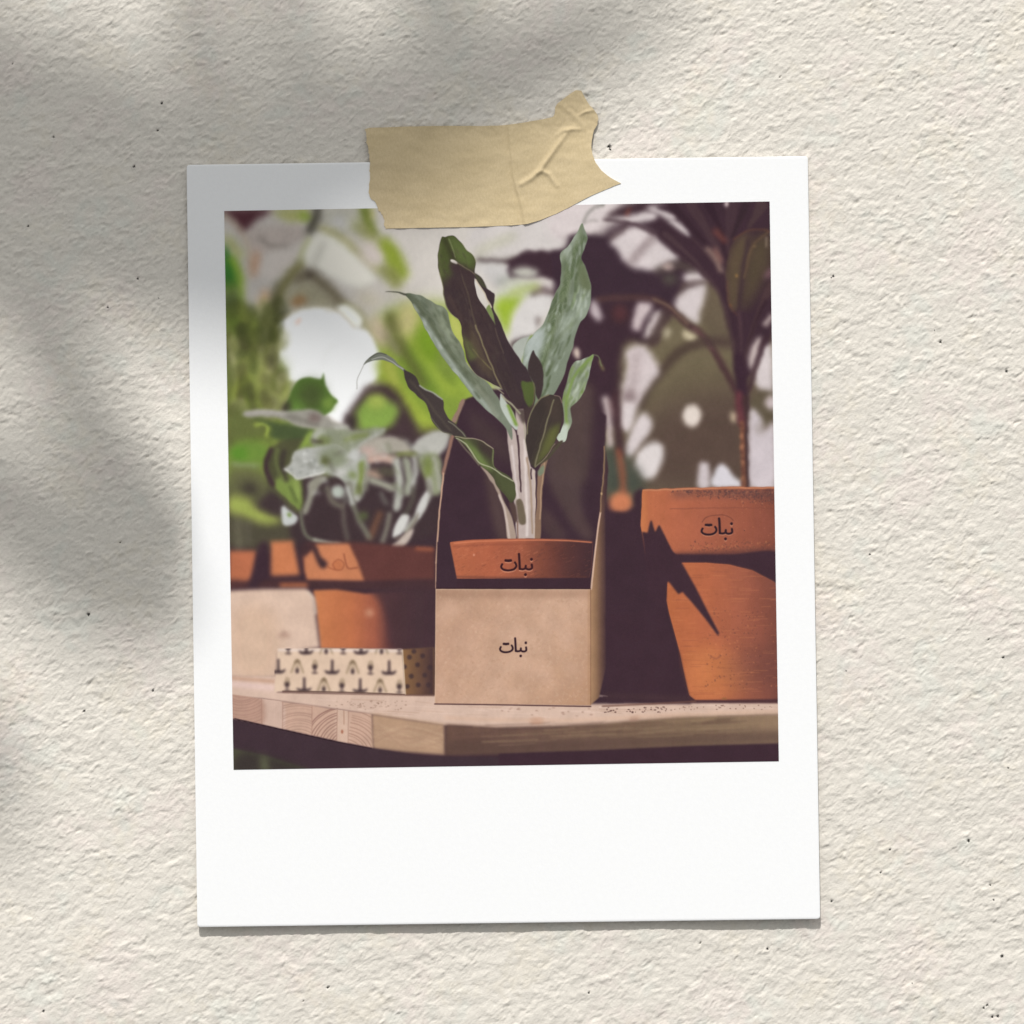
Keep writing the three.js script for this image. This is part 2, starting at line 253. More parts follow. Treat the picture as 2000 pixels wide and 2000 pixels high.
  // --- background right of the large leaf
  F('b', [980, 240, 1932, 60, 1932, 480, 1500, 520, 1380, 590, 1000, 600], [212, 204, 200], 6);
  L('b', [1000, 520, 1240, 400, 1400, 340], 10, [180, 178, 150], 7); L('b', [1000, 600, 1320, 610, 1420, 580], 8, [96, 88, 74], 4);
  F('b', [990, 640, 1320, 640, 1360, 820, 1250, 900, 1180, 860, 1080, 760], [200, 196, 194], 5);
  L('b', [1240, 830, 1460, 780], 10, [150, 152, 140], 6);
  F('b', [1180, 1000, 1400, 820, 1650, 830, 1620, 960, 1480, 1080, 1360, 1250, 1340, 1450, 1260, 1280], [198, 200, 180], 6);
  F('b', [1190, 1060, 1320, 1000, 1500, 990, 1460, 1060, 1380, 1220, 1340, 1420, 1240, 1250], [160, 186, 52], 6);
  F('b', [1400, 1200, 1560, 1000, 1830, 960, 1780, 1120, 1680, 1240, 1640, 1360, 1480, 1440, 1360, 1450], [216, 211, 208], 4);
  F('b', [1010, 590, 1300, 598, 1400, 570, 1480, 520, 1540, 492, 1640, 500, 1700, 484, 1760, 500, 1932, 500, 1932, 860, 1820, 810, 1700, 780, 1560, 790, 1360, 780, 1330, 700, 1350, 640, 1280, 616, 1010, 606], PLUM, 2.4, 1, 1, false); E('b', 1520, 730, 150, 55, 0.05, [196, 194, 182], 4);
  E('b', 1760, 900, 120, 60, 0.1, [204, 192, 190], 5); L('b', [1600, 960, 1700, 920, 1850, 960], 9, [82, 62, 62], 4); L('b', [1380, 950, 1560, 900, 1660, 880], 9, [172, 186, 92], 5);
  L('b', [1840, 250, 1932, 340], 9, [78, 56, 62], 2.5); E('b', 1660, 1250, 22, 50, 0, [120, 104, 100], 3);
  F('b', [1370, 1490, 1480, 1440, 1640, 1400, 1650, 1300, 1640, 1420, 1580, 1480, 1480, 1520, 1410, 1590], [82, 66, 66], 2.5);
  F('b', [1410, 1600, 1580, 1480, 1620, 1700, 1520, 1780], [186, 188, 180], 3); L('b', [1580, 1520, 1520, 1680], 9, [138, 158, 76], 3);
  BF = 1.6;
  // --- right half: dark foliage against a pale wall and an olive wall
  F('o', [1085, 380, 1240, 380, 1200, 440, 1085, 470], [218, 206, 204], 5);
  F('o', [1180, 660, 1400, 560, 1530, 620, 1530, 960, 1170, 960], [116, 104, 80], 6);
  F('o', [1270, 800, 1530, 760, 1530, 960, 1250, 960], [94, 76, 67], 22);
  F('c', [190, 1040, 620, 860, 1080, 860, 1010, 1000, 900, 1130, 860, 1260, 600, 1260, 560, 1700, 520, 1932, 60, 1932], PLUM, 4);
  F('c', [-20, 470, 60, 466, 105, 440, 130, 350, 200, 322, 300, 336, 460, 352, 520, 430, 620, 610, 860, 640, 1100, 650, 1060, 800, 1000, 920, 780, 900, 320, 900, 20, 900], [66, 47, 58], 2.4, 1, 1, false);
  F('c', [1280, 700, 1480, 1000, 1530, 1330, 1480, 1240, 1240, 1080], [108, 94, 76], 5);
  // pale gaps
  const PALE = [216, 204, 204];
  F('c', [440, 190, 620, 80, 800, 90, 780, 150, 640, 175, 560, 195], [70, 48, 56], 3);
  F('c', [480, 390, 540, 320, 640, 275, 760, 275, 830, 330, 940, 420, 1055, 535, 960, 580, 860, 635, 700, 620, 600, 560, 540, 470], PALE, 3); L('c', [840, 360, 760, 440, 660, 560], 13, [150, 132, 134], 4);
  F('c', [470, 205, 620, 185, 780, 145, 880, 175, 840, 215, 680, 235, 560, 225], PALE, 2.2); F('c', [780, 115, 850, 92, 940, 100, 1030, 170, 1030, 210, 960, 210, 880, 160], PALE, 2.4);
  F('c', [960, 220, 1040, 225, 1120, 290, 1165, 355, 1100, 330, 1010, 260], PALE, 2); F('c', [1050, 205, 1110, 230, 1165, 310, 1160, 340, 1100, 270], [190, 178, 182], 2);
  L('c', [430, 210, 560, 225, 700, 255, 850, 330], 5, [72, 50, 58], 1.6); L('c', [380, 215, 300, 225, 262, 250], 1.6, [100, 96, 88], 0.8);
  L('c', [620, 270, 540, 330, 480, 370], 7, [84, 64, 68], 2.5);
  L('c', [250, 240, 290, 165, 350, 110, 430, 86], 2.4, [92, 92, 82], 0.7);
  L('c', [615, 170, 645, 120], 4, [150, 78, 62], 2);
  F('c', [1095, 680, 1190, 630, 1250, 660, 1280, 720, 1180, 740, 1110, 730], PALE, 3); F('c', [1020, 900, 1100, 810, 1200, 760, 1280, 750, 1270, 870, 1230, 1000, 1215, 1085, 1120, 1040, 1050, 980], PALE, 3);
  L('c', [1080, 770, 1180, 740, 1290, 735], 6, [110, 92, 86], 2.5); L('c', [870, 640, 960, 600, 1100, 590, 1190, 640], 10, [96, 86, 76], 4); E('c', 965, 605, 45, 28, 0, [190, 164, 158], 2.5); E('c', 980, 710, 60, 40, 0, [90, 84, 74], 4);
  soften(2.6);
  // long dark blades, top right
  F('c', [900, 90, 1820, 60, 1850, 1100, 1700, 1450, 1560, 1600, 1510, 1330, 1440, 1000, 1370, 800, 1260, 680, 1060, 520, 860, 330, 1000, 330, 1165, 370, 1040, 190], PLUM, 2.2);
  for (const [a, w, c] of [[[1000, 90, 1140, 250, 1300, 440, 1430, 680], 16, [60, 40, 50]], [[1150, 80, 1290, 300, 1400, 520, 1500, 900], 18, [80, 58, 64]], [[1300, 80, 1390, 260, 1440, 460, 1500, 760], 13, [58, 38, 48]], [[1500, 80, 1480, 300, 1460, 480], 22, [78, 56, 62]], [[1620, 70, 1570, 200, 1500, 360], 16, [60, 42, 50]], [[1760, 70, 1700, 180, 1640, 280], 22, [80, 60, 62]], [[940, 330, 1100, 470, 1260, 640, 1380, 800, 1460, 1000], 10, [82, 60, 66]], [[1830, 760, 1740, 960, 1660, 1180, 1600, 1400], 14, [84, 60, 62]], [[1780, 900, 1690, 1100, 1620, 1320], 7, [58, 38, 48]], [[1560, 1000, 1580, 1250, 1570, 1500], 6, [88, 62, 68]]]) taper('c', a, w, w * 0.25, c, 1.9, 1, 0.85);
  L('c', [880, 335, 1050, 500, 1240, 660, 1370, 820], 1.4, [104, 80, 80], 1, 1, 0.6); L('c', [1165, 370, 1280, 480, 1400, 640], 1.4, [110, 84, 82], 1, 1, 0.6); L('c', [1440, 900, 1490, 1100, 1530, 1330], 1.4, [104, 80, 78], 1, 1, 0.5);
  F('c', [1435, 70, 1470, 70, 1455, 112], [220, 200, 200], 1.6); L('c', [1360, 300, 1440, 390], 8, [134, 76, 66], 3); L('c', [1290, 450, 1350, 520, 1410, 640], 8, [150, 122, 112], 2.5); L('c', [1360, 460, 1410, 560], 7, [158, 112, 100], 3);
  clip('c', [1450, 700, 1470, 500, 1520, 380, 1620, 310, 1740, 292, 1816, 310, 1835, 760, 1700, 980, 1560, 980, 1480, 960], () => {
    F('c', [1440, 720, 1470, 500, 1540, 370, 1650, 320, 1650, 420, 1590, 700, 1560, 960, 1470, 950], [96, 80, 62], 5); F('c', [1640, 440, 1820, 320, 1830, 560, 1720, 800, 1610, 960, 1590, 800], [88, 74, 58], 6);
    L('c', [1640, 380, 1600, 600, 1555, 980], 5, [64, 44, 56], 2); L('c', [1820, 310, 1720, 380, 1660, 460, 1600, 700], 2, [124, 96, 66], 1.2); L('c', [1790, 360, 1790, 440], 2, [170, 150, 130], 1); E('c', 1540, 680, 8, 14, 0, [176, 130, 70], 0.8); E('c', 1690, 435, 10, 6, 0, [150, 120, 80], 0.8); E('c', 1490, 930, 10, 14, 0, [130, 90, 60], 1);
  });
  L('c', [1510, 380, 1620, 310, 1740, 292, 1816, 310], 2.2, [112, 74, 56], 0.9);
  L('c', [1460, 720, 1480, 920, 1540, 1010], 2, [104, 66, 60], 1);
  F('c', [1640, 1440, 1650, 1320, 1700, 1220, 1745, 1190, 1720, 1330, 1690, 1430, 1660, 1460], [200, 182, 178], 2.6); F('c', [1690, 1560, 1700, 1440, 1760, 1300, 1812, 1255, 1840, 1300, 1845, 1640, 1780, 1655, 1720, 1620], PALE, 3); L('c', [1780, 1090, 1830, 1020], 8, [200, 180, 176], 2.5); L('c', [1790, 690, 1825, 640], 8, [140, 100, 110], 3);
  L('c', [1790, 1190, 1740, 1320, 1690, 1480, 1640, 1640], 8, [72, 48, 56], 2);
  F('c', [1640, 1700, 1840, 1660, 1845, 1932, 1660, 1932], [100, 88, 70], 4);
  // arching stems
  L('c', [380, 880, 560, 865, 760, 870, 900, 900, 1020, 990, 1130, 1090, 1230, 1160, 1320, 1260, 1400, 1400, 1490, 1560, 1550, 1680], 13, [84, 58, 60], 2); L('c', [840, 875, 960, 930, 1040, 1000, 1130, 1085], 4, [124, 98, 84], 1.6); L('c', [1180, 1120, 1260, 1190, 1340, 1300], 5, [116, 82, 80], 2);
  L('c', [1200, 1250, 1060, 1320, 960, 1420, 880, 1520, 780, 1640, 730, 1770], 17, [82, 66, 58], 4); L('c', [1240, 1240, 1360, 1230, 1480, 1250], 18, [80, 62, 60], 5);
  // pale slits behind the trunk of the left dark plant
  F('c', [660, 1110, 700, 940, 720, 905, 830, 920, 820, 980, 760, 1060, 720, 1140], [206, 188, 190], 3); F('c', [760, 1190, 800, 1080, 850, 990, 915, 985, 890, 1090, 830, 1195], [206, 192, 190], 3); F('c', [310, 960, 330, 880, 370, 920, 410, 1020, 400, 1060, 340, 1030], [200, 184, 188], 3); E('c', 560, 1000, 60, 70, 0, [94, 56, 58], 5);
  L('c', [940, 1000, 880, 1120, 820, 1240], 13, [84, 66, 62], 3.5); E('c', 955, 1160, 30, 50, 0.3, [186, 174, 146], 3);
  F('c', [1095, 1140, 1140, 1150, 1205, 1190, 1160, 1220, 1100, 1200], [204, 190, 158], 2.6);
  F('c', [610, 1320, 700, 1260, 790, 1290, 850, 1380, 895, 1480, 840, 1560, 770, 1660, 720, 1760, 640, 1932, 570, 1932, 580, 1640, 620, 1450], [214, 200, 200], 3.5); L('c', [700, 1320, 690, 1480, 650, 1700], 9, [170, 150, 152], 5); E('c', 640, 1690, 60, 40, 0, [120, 98, 100], 5);
  E('c', 200, 1330, 24, 50, -0.3, [222, 200, 186], 2); L('c', [390, 1390, 420, 1470], 3, [150, 140, 84], 1.4);
  E('f', 1165, 480, 78, 96, 0.1, [226, 212, 202], 2.6); F('f', [570, 560, 590, 420, 640, 380, 680, 420, 660, 560, 620, 620], PALE, 3.4); F('f', [600, 780, 650, 620, 720, 480, 780, 460, 830, 540, 800, 640, 720, 740, 650, 830], PALE, 3.4); F('f', [680, 900, 720, 780, 830, 700, 910, 720, 930, 800, 890, 930, 830, 1010, 740, 1005], [222, 212, 210], 3.2);
  F('f', [1215, 1080, 1225, 900, 1270, 870, 1310, 900, 1310, 1080], [206, 194, 196], 2.6); F('f', [1340, 1080, 1350, 960, 1400, 890, 1450, 900, 1510, 980, 1580, 1040, 1590, 1080], [218, 212, 218], 2.4); F('f', [1650, 440, 1720, 460, 1760, 540, 1780, 600, 1860, 560, 1860, 1080, 1650, 1080, 1630, 800], [208, 196, 200], 3); E('f', 1830, 370, 50, 60, 0, [206, 190, 190], 3); E('f', 1515, 490, 30, 50, -0.3, [190, 168, 142], 2.6); E('f', 1740, 590, 30, 30, 0, [120, 106, 90], 5);
  // trunk of the right plant
  L('f', [1560, 0, 1580, 200, 1600, 420], 22, [66, 44, 56], 2); L('f', [1610, 330, 1612, 700, 1620, 1080], 11, [74, 52, 54], 1.6); L('f', [1560, 300, 1560, 400, 1585, 560], 13, [110, 60, 66], 2.4); L('f', [1585, 540, 1590, 800, 1600, 1080], 9, [132, 86, 66], 1.4); for (let i = 0; i < 12; i++) E('f', 1580 + r() * 16, 560 + i * 44 + r() * 20, 8 + r() * 10, 8 + r() * 14, r(), r() < 0.5 ? [178, 120, 90] : [96, 60, 56], 1.6, 1, 0.8);
  // trunk of the left dark plant and its small pot
  F('f', [440, 740, 560, 760, 640, 840, 760, 1020, 740, 1120, 440, 1120], [78, 82, 72], 6); L('f', [440, 340, 470, 480, 480, 720], 13, [206, 188, 186], 3); L('f', [490, 360, 520, 480], 9, [180, 150, 146], 3); L('f', [520, 300, 545, 600, 570, 800], 14, [76, 50, 56], 3); L('f', [550, 780, 580, 950, 590, 1140], 12, [148, 88, 66], 3);
  E('f', 570, 1210, 100, 88, -0.1, [206, 124, 86], 3.2);
  BF = 1.5;
  soften(1.5);
  // --- dark middle ground
  F('f', [420, 1300, 480, 1290, 660, 1270, 680, 1130, 760, 1110, 740, 1400, 770, 1640, 940, 1860, 960, 1932, 400, 1932], PLUM, 2.4);
  F('o', [560, 1030, 700, 900, 870, 850, 870, 1080, 560, 1080], [68, 50, 58], 8);
  F('o', [420, 960, 560, 950, 570, 1060, 420, 1060], [84, 78, 62], 6);
  // --- left blurred foliage in front of the opening
  F('d', [60, 0, 480, 0, 520, 220, 420, 420, 200, 460, 60, 420], [128, 138, 70], 9, 0.9); L('d', [400, 20, 420, 200, 380, 380], 20, [196, 188, 132], 8); L('d', [140, 120, 250, 340, 300, 480], 14, [104, 116, 52], 7); E('d', 170, 240, 60, 130, 0.3, [150, 158, 66], 7); E('d', 260, 320, 50, 80, 0, [98, 112, 46], 6); L('d', [510, 180, 560, 330], 12, [166, 174, 84], 6); for (let i = 0; i < 80; i++) E('o', 438 + r() * 118, 640 + r() * 220, 4 + r() * 9, 9 + r() * 26, (r() - 0.5) * 0.7, [[74, 80, 44], [92, 100, 48], [146, 150, 76], [120, 134, 54], [182, 178, 126], [76, 70, 52]][(r() * 6) | 0], 3, 1, 0.42);
  F('d', [60, 420, 300, 460, 420, 640, 120, 720, 60, 700], [104, 112, 60], 8);
  F('d', [540, 430, 590, 300, 640, 200, 730, 155, 800, 170, 850, 165, 870, 125, 880, 210, 905, 260, 940, 320, 985, 355, 960, 400, 905, 460, 800, 520, 620, 500], [92, 122, 52], 1.8); F('d', [560, 400, 600, 300, 560, 440], [66, 50, 52], 4); E('d', 760, 320, 110, 130, 0.3, [78, 90, 50], 8); E('d', 910, 380, 50, 50, 0, [122, 150, 64], 4); E('d', 640, 420, 60, 60, 0, [104, 140, 58], 6); E('d', 550, 420, 30, 60, 0.4, [66, 52, 54], 4);
  F('d', [1040, 530, 1100, 420, 1200, 270, 1280, 225, 1400, 215, 1500, 300, 1600, 470, 1660, 600, 1620, 720, 1400, 700, 1150, 640], [76, 58, 62], 5);
  F('d', [1130, 480, 1210, 360, 1320, 320, 1460, 380, 1500, 430, 1440, 560, 1280, 620, 1140, 580], [136, 166, 72], 4.5); E('d', 1310, 360, 80, 60, 0, [166, 182, 82], 5); E('d', 1100, 540, 50, 60, 0, [66, 54, 54], 5);
  E('d', 250, 790, 170, 110, 0, [112, 142, 58], 5); E('d', 160, 800, 70, 60, 0, [96, 146, 46], 5); L('d', [300, 560, 350, 545, 400, 575, 390, 650], 5, [166, 184, 76], 2); L('d', [110, 890, 220, 900, 310, 900], 5, [160, 172, 136], 3);
  F('d', [80, 940, 300, 930, 420, 1060, 300, 1180, 80, 1160], [104, 104, 70], 7); E('d', 250, 1090, 70, 50, 0.3, [66, 56, 54], 6);
  F('d', [80, 1150, 220, 1170, 330, 1250, 480, 1310, 500, 1370, 380, 1390, 200, 1330, 80, 1290], [160, 172, 82], 5); L('d', [150, 1340, 160, 1600], 8, [128, 122, 100], 5); L('d', [230, 1360, 240, 1560], 5, [112, 106, 90], 4);
  F('d', [290, 1250, 440, 1120, 560, 1230, 500, 1330, 330, 1260], [72, 58, 60], 5);
  // the silver plant
  BF = 1.0;
  F('d', [560, 1060, 760, 960, 1000, 1000, 1300, 900, 1640, 1000, 1800, 1100, 1760, 1500, 700, 1540, 600, 1300], [70, 54, 58], 6);
  F('d', [380, 900, 420, 780, 520, 680, 640, 620, 740, 700, 700, 1000, 680, 1280, 560, 1180, 440, 1080], [84, 84, 58], 4); F('d', [440, 1060, 540, 1180, 660, 1290, 690, 1180, 640, 1040, 560, 960], [124, 142, 70], 4); L('d', [380, 900, 440, 1080, 560, 1200, 660, 1290], 5, [84, 76, 62], 2.5); L('d', [430, 760, 385, 900, 440, 1060], 9, [70, 52, 56], 3);
  L('d', [540, 780, 520, 900, 560, 1020], 8, [66, 56, 54], 4); L('d', [480, 760, 470, 880, 520, 1020], 5, [110, 118, 70], 3); L('d', [640, 1020, 650, 1160], 12, [146, 164, 84], 4); L('d', [590, 1080, 640, 1200], 5, [92, 104, 56], 3);
  F('d', [270, 500, 480, 540, 640, 560, 800, 600, 740, 650, 560, 680, 430, 660, 420, 570], [78, 92, 56], 4); F('d', [660, 760, 760, 600, 780, 700, 700, 760], [138, 162, 70], 4);
  F('d', [190, 470, 250, 435, 400, 430, 580, 440, 760, 425, 870, 470, 950, 530, 1080, 570, 1060, 640, 940, 610, 800, 590, 660, 570, 520, 510, 360, 490, 250, 495], [156, 152, 142], 3); L('d', [210, 460, 400, 450, 560, 465], 6, [178, 172, 164], 3); L('d', [560, 480, 700, 520, 820, 560], 6, [122, 118, 108], 4); E('d', 1010, 590, 60, 30, 0.2, [186, 184, 176], 4); E('d', 790, 500, 60, 40, 0, [126, 110, 104], 5);
  F('d', [760, 700, 800, 610, 900, 590, 1120, 600, 1380, 590, 1300, 680, 1160, 760, 1060, 840, 960, 800, 860, 780], [142, 146, 122], 4); E('d', 830, 640, 60, 35, -0.6, [186, 186, 178], 4); L('d', [1060, 680, 1180, 650, 1230, 640], 10, [128, 138, 84], 4); L('d', [1160, 740, 1280, 660, 1370, 600], 8, [172, 172, 164], 3); E('d', 870, 690, 60, 60, 0.3, [124, 134, 86], 5); L('d', [770, 690, 860, 700], 4, [72, 58, 54], 3);
  F('d', [1180, 740, 1320, 660, 1480, 660, 1580, 720, 1600, 800, 1440, 800, 1280, 830, 1200, 800], [172, 164, 152], 4); F('d', [1600, 760, 1660, 680, 1760, 620, 1860, 600, 1925, 640, 1900, 740, 1820, 820, 1680, 820], [186, 184, 176], 3.5); E('d', 1240, 780, 60, 40, 0, [196, 168, 158], 5); L('d', [1480, 810, 1580, 800, 1640, 810], 8, [128, 136, 76], 4);
  F('d', [530, 935, 590, 880, 610, 800, 680, 755, 800, 740, 960, 730, 1060, 790, 1080, 890, 1000, 930, 900, 950, 840, 980, 720, 1000, 640, 1015, 600, 965], [178, 178, 172], 2.4); clip('d', [530, 935, 590, 880, 610, 800, 680, 755, 800, 740, 960, 730, 1060, 790, 1080, 890, 1000, 930, 900, 950, 840, 980, 720, 1000, 640, 1015, 600, 965], () => { F('d', [840, 780, 960, 720, 1060, 790, 1070, 890, 940, 930, 880, 900, 830, 840], [122, 128, 96], 9, 1, 0.75); E('d', 660, 860, 70, 22, 0.6, [140, 140, 132], 4, 1, 0.5); E('d', 760, 900, 40, 22, 0.5, [150, 150, 142], 3); E('d', 880, 860, 40, 40, 0, [104, 108, 70], 4); for (let i = 0; i < 26; i++) E('d', 580 + r() * 280, 760 + r() * 240, 8 + r() * 14, 5 + r() * 8, r() * 3, r() < 0.5 ? [206, 206, 202] : [150, 152, 144], 1.6, 1, 0.7); }); L('d', [545, 930, 620, 985, 650, 1010, 740, 990, 880, 955], 3, [214, 212, 206], 1.4);
  F('d', [880, 950, 1080, 880, 1200, 800, 1250, 860, 1240, 1000, 1180, 1180, 1100, 1180, 1060, 1060, 960, 1000], [172, 174, 162], 3.5); L('d', [1190, 880, 1180, 1020, 1160, 1130], 11, [128, 142, 70], 3.5); E('d', 1010, 960, 60, 30, -0.4, [196, 194, 188], 4); E('d', 1120, 820, 50, 70, 0.3, [196, 196, 192], 4); E('d', 1110, 980, 30, 30, 0, [130, 144, 80], 4); E('d', 1230, 1000, 22, 120, 0.1, [140, 138, 122], 4);
  F('d', [920, 1010, 980, 1000, 1040, 1060, 980, 1090, 920, 1060], [72, 56, 58], 3);
  F('d', [740, 1040, 820, 990, 900, 1000, 830, 1080, 780, 1180, 730, 1300, 690, 1290, 730, 1160], [148, 144, 130], 3); E('d', 990, 1120, 60, 55, 0.2, [182, 188, 178], 4); L('d', [900, 1080, 940, 1200, 1020, 1240], 10, [116, 108, 96], 4);
  F('d', [1240, 820, 1380, 800, 1470, 820, 1460, 880, 1330, 870, 1250, 880], [196, 164, 150], 4); E('d', 1300, 970, 70, 40, 0.2, [176, 146, 128], 5); E('d', 1400, 950, 80, 45, 0.2, [92, 84, 72], 5); L('d', [1270, 1020, 1380, 1060, 1450, 1090], 13, [160, 158, 142], 4);
  L('d', [1480, 860, 1500, 1000, 1500, 1140, 1480, 1250], 15, [182, 182, 172], 3.5); L('d', [1560, 860, 1590, 1000, 1570, 1120], 16, [156, 158, 140], 4); L('d', [1630, 830, 1640, 960, 1600, 1100], 9, [188, 188, 180], 4); F('d', [1660, 820, 1760, 790, 1840, 820, 1860, 960, 1860, 1120, 1780, 1140, 1720, 1000, 1680, 920], [146, 150, 120], 4); E('d', 1740, 910, 40, 100, 0, [126, 138, 74], 5); L('d', [1790, 830, 1830, 980, 1840, 1100], 5, [170, 168, 156], 3);
  L('d', [1750, 1020, 1760, 1120, 1700, 1240, 1640, 1340, 1560, 1440], 12, [168, 166, 154], 3.2); F('d', [1640, 1300, 1690, 1160, 1740, 1110, 1750, 1180, 1700, 1290, 1660, 1340], [206, 204, 200], 3); L('d', [1620, 1080, 1610, 1200, 1540, 1330], 9, [92, 84, 76], 4);
  F('d', [1445, 1490, 1470, 1390, 1530, 1310, 1585, 1320, 1570, 1390, 1520, 1470, 1460, 1500], [212, 210, 206], 2.6); L('d', [1420, 1300, 1400, 1420, 1360, 1540], 8, [136, 130, 116], 4); L('d', [1340, 1300, 1260, 1500], 11, [122, 84, 66], 5); L('d', [1470, 1510, 1540, 1490, 1620, 1390, 1660, 1300], 3, [128, 112, 100], 2); F('d', [1440, 1570, 1500, 1520, 1560, 1460, 1620, 1430, 1600, 1500, 1540, 1575, 1470, 1590], [200, 184, 172], 2.6);
  L('d', [1080, 1050, 1120, 1240, 1180, 1380, 1250, 1500], 10, [120, 116, 102], 3.5); L('d', [1070, 1080, 1110, 1220], 8, [184, 184, 178], 3); L('d', [1030, 1220, 1040, 1380, 1070, 1520], 8, [104, 94, 86], 4); L('d', [680, 1280, 690, 1400, 740, 1500, 900, 1550, 1060, 1560], 7, [112, 108, 94], 2.6); L('d', [790, 1520, 900, 1545, 1000, 1556], 6, [168, 166, 152], 2.4); E('d', 1150, 1160, 18, 30, 0.4, [176, 174, 166], 2.5); E('d', 1200, 1320, 40, 40, 0, [92, 98, 66], 5);
  F('d', [515, 1260, 540, 1240, 600, 1290, 650, 1330, 620, 1390, 530, 1390], [196, 198, 196], 2.6); E('d', 580, 1310, 16, 22, -0.5, [124, 146, 78], 2);
  for (let i = 0; i < 34; i++) { const px = 780 + r() * 1050, py = 600 + r() * 560; L('d', [px, py, px + 20 + r() * 40, py + (r() - 0.2) * 120], 4 + r() * 7, [[190, 190, 184], [110, 116, 84], [152, 154, 142], [84, 78, 70]][(r() * 4) | 0], 3.4, 1, 0.4); }
  soften(1.1);
  BF = 1.3;
  // --- left terracotta pots
  F('g', [60, 90, 250, 90, 215, 310, 60, 330], [190, 110, 76], 3.4, 1, 1, false); F('g', [70, 290, 220, 300, 400, 290, 560, 300, 600, 340, 60, 345], [84, 54, 56], 4);
  F('g', [345, 26, 500, 20, 548, 256, 350, 262], [206, 124, 82], 3.4, 1, 1, false); L('g', [300, 60, 280, 200, 230, 320], 20, PLUM, 4);
  F('g', [560, 130, 590, 40, 900, 30, 1475, 70, 1475, 300, 1000, 310, 600, 310], [104, 62, 58], 3, 1, 1, false); F('g', [575, 130, 660, 45, 885, 42, 940, 160, 990, 300, 600, 295, 580, 230], [206, 128, 88], 2.2, 1, 1, false);
  F('g', [620, 60, 660, 60, 690, 130, 735, 170, 725, 205, 690, 205, 660, 150, 640, 100], [70, 48, 54], 2.6); F('g', [540, 60, 600, 40, 650, 60, 600, 110, 570, 130], [72, 50, 54], 4);
  E('g', 805, 190, 36, 34, 0, [196, 112, 72], 1.4, 1, 0.6); L('g', [735, 195, 770, 215, 830, 220, 850, 180, 815, 150, 775, 180, 790, 215], 2, [166, 92, 62], 1.1); L('g', [850, 110, 860, 160, 880, 210, 945, 205], 2.2, [150, 82, 60], 1.2);
  L('g', [1350, 75, 1455, 80], 7, [156, 88, 66], 2.4); F('g', [590, 295, 1000, 300, 1475, 290, 1475, 370, 1080, 360, 620, 345], [78, 52, 56], 3);
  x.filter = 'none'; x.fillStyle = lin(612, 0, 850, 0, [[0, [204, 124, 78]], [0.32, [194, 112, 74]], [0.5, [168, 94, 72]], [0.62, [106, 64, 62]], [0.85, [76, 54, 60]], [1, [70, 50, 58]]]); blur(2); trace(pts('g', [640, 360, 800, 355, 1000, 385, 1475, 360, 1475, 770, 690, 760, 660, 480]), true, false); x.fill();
  F('g', [1040, 375, 1100, 440, 1140, 560, 1200, 770, 1475, 770, 1475, 350, 1100, 340], [78, 54, 60], 5, 1, 0.8); E('g', 1025, 515, 28, 26, 0, [204, 146, 116], 3.2, 1, 0.8); L('g', [420, 325, 590, 325], 7, [188, 108, 72], 3);
  // kraft card on the left
  F('g', [50, 365, 300, 352, 590, 350, 640, 400, 660, 560, 685, 755, 400, 790, 390, 960, 50, 960], [220, 188, 168], 2.6, 1, 1, false); F('g', [90, 500, 380, 520, 380, 940, 90, 940], [214, 178, 152], 10, 1, 0.7); E('g', 440, 670, 45, 16, 0, [188, 152, 134], 3); E('g', 440, 650, 14, 12, 0, [172, 138, 122], 2.6); L('g', [600, 372, 640, 420, 655, 520], 4, [230, 208, 190], 2.2);
  soften(1.0);
  // --- table top
  F('g', [60, 950, 390, 950, 390, 1060, 1250, 1075, 1480, 1080, 1932, 1130, 1932, 1300, 1560, 1290, 1040, 1210, 300, 1105, 60, 1085], [216, 184, 166], 1.6, 1, 1, false);
  F('h', [-200, 1120, 620, 1140, 1932, 1120, 1932, 1260, 0, 1310, -200, 1300], [216, 184, 166], 2, 1, 1, false);
  L('g', [60, 1000, 360, 1030], 12, [226, 194, 184], 3); L('g', [60, 962, 370, 985], 5, [196, 152, 128], 2.2);
  for (let i = 0; i < 70; i++) { const gx = 430 + r() * 1090, gy = 1352 + r() * 46; L('o', [gx, gy, gx + 20 + r() * 60, gy + 1 + r() * 3], 0.6 + r() * 1.4, r() < 0.5 ? [232, 204, 190] : [192, 154, 134], 0.8, 1, 0.5); }
  for (let i = 0; i < 64; i++) E('g', 700 + (r() + r()) * 330, 1120 + r() * 60, 2 + r() * 6, 1.4 + r() * 2, 0, [120, 86, 74], 0.8, 1, 0.6);
  // cut end of the boards
  F('g', [60, 1070, 290, 1105, 640, 1150, 820, 1180, 1040, 1205, 1050, 1445, 780, 1392, 300, 1285, 60, 1240], [204, 166, 146], 1.4, 1, 1, false);
  clip('g', [60, 1070, 290, 1105, 640, 1150, 820, 1180, 1040, 1205, 1050, 1445, 780, 1392, 300, 1285, 60, 1240], () => {
    F('g', [285, 1090, 430, 1130, 430, 1330, 285, 1290], [214, 182, 166], 2); F('g', [800, 1170, 880, 1190, 880, 1430, 800, 1410], [212, 178, 158], 2); F('g', [60, 1080, 285, 1100, 285, 1290, 60, 1240], [190, 150, 132], 3);
    const rings = (poly, cx, cy, a0, a1, r0, r1, st, c, w, al) => clip('g', poly, () => { for (let R = r0; R < r1; R += st * (0.75 + r() * 0.5)) { const q = [], e = 0.9 + r() * 0.06; for (let k = 0; k <= 6; k++) { const t = lerp(a0, a1, k / 6); q.push(cx + R * Math.cos(t) + (r() - 0.5) * 3, cy + e * R * Math.sin(t) + (r() - 0.5) * 3); } L('g', q, w * (0.6 + r() * 0.7), c, 0.8, 1, al); } }, false);
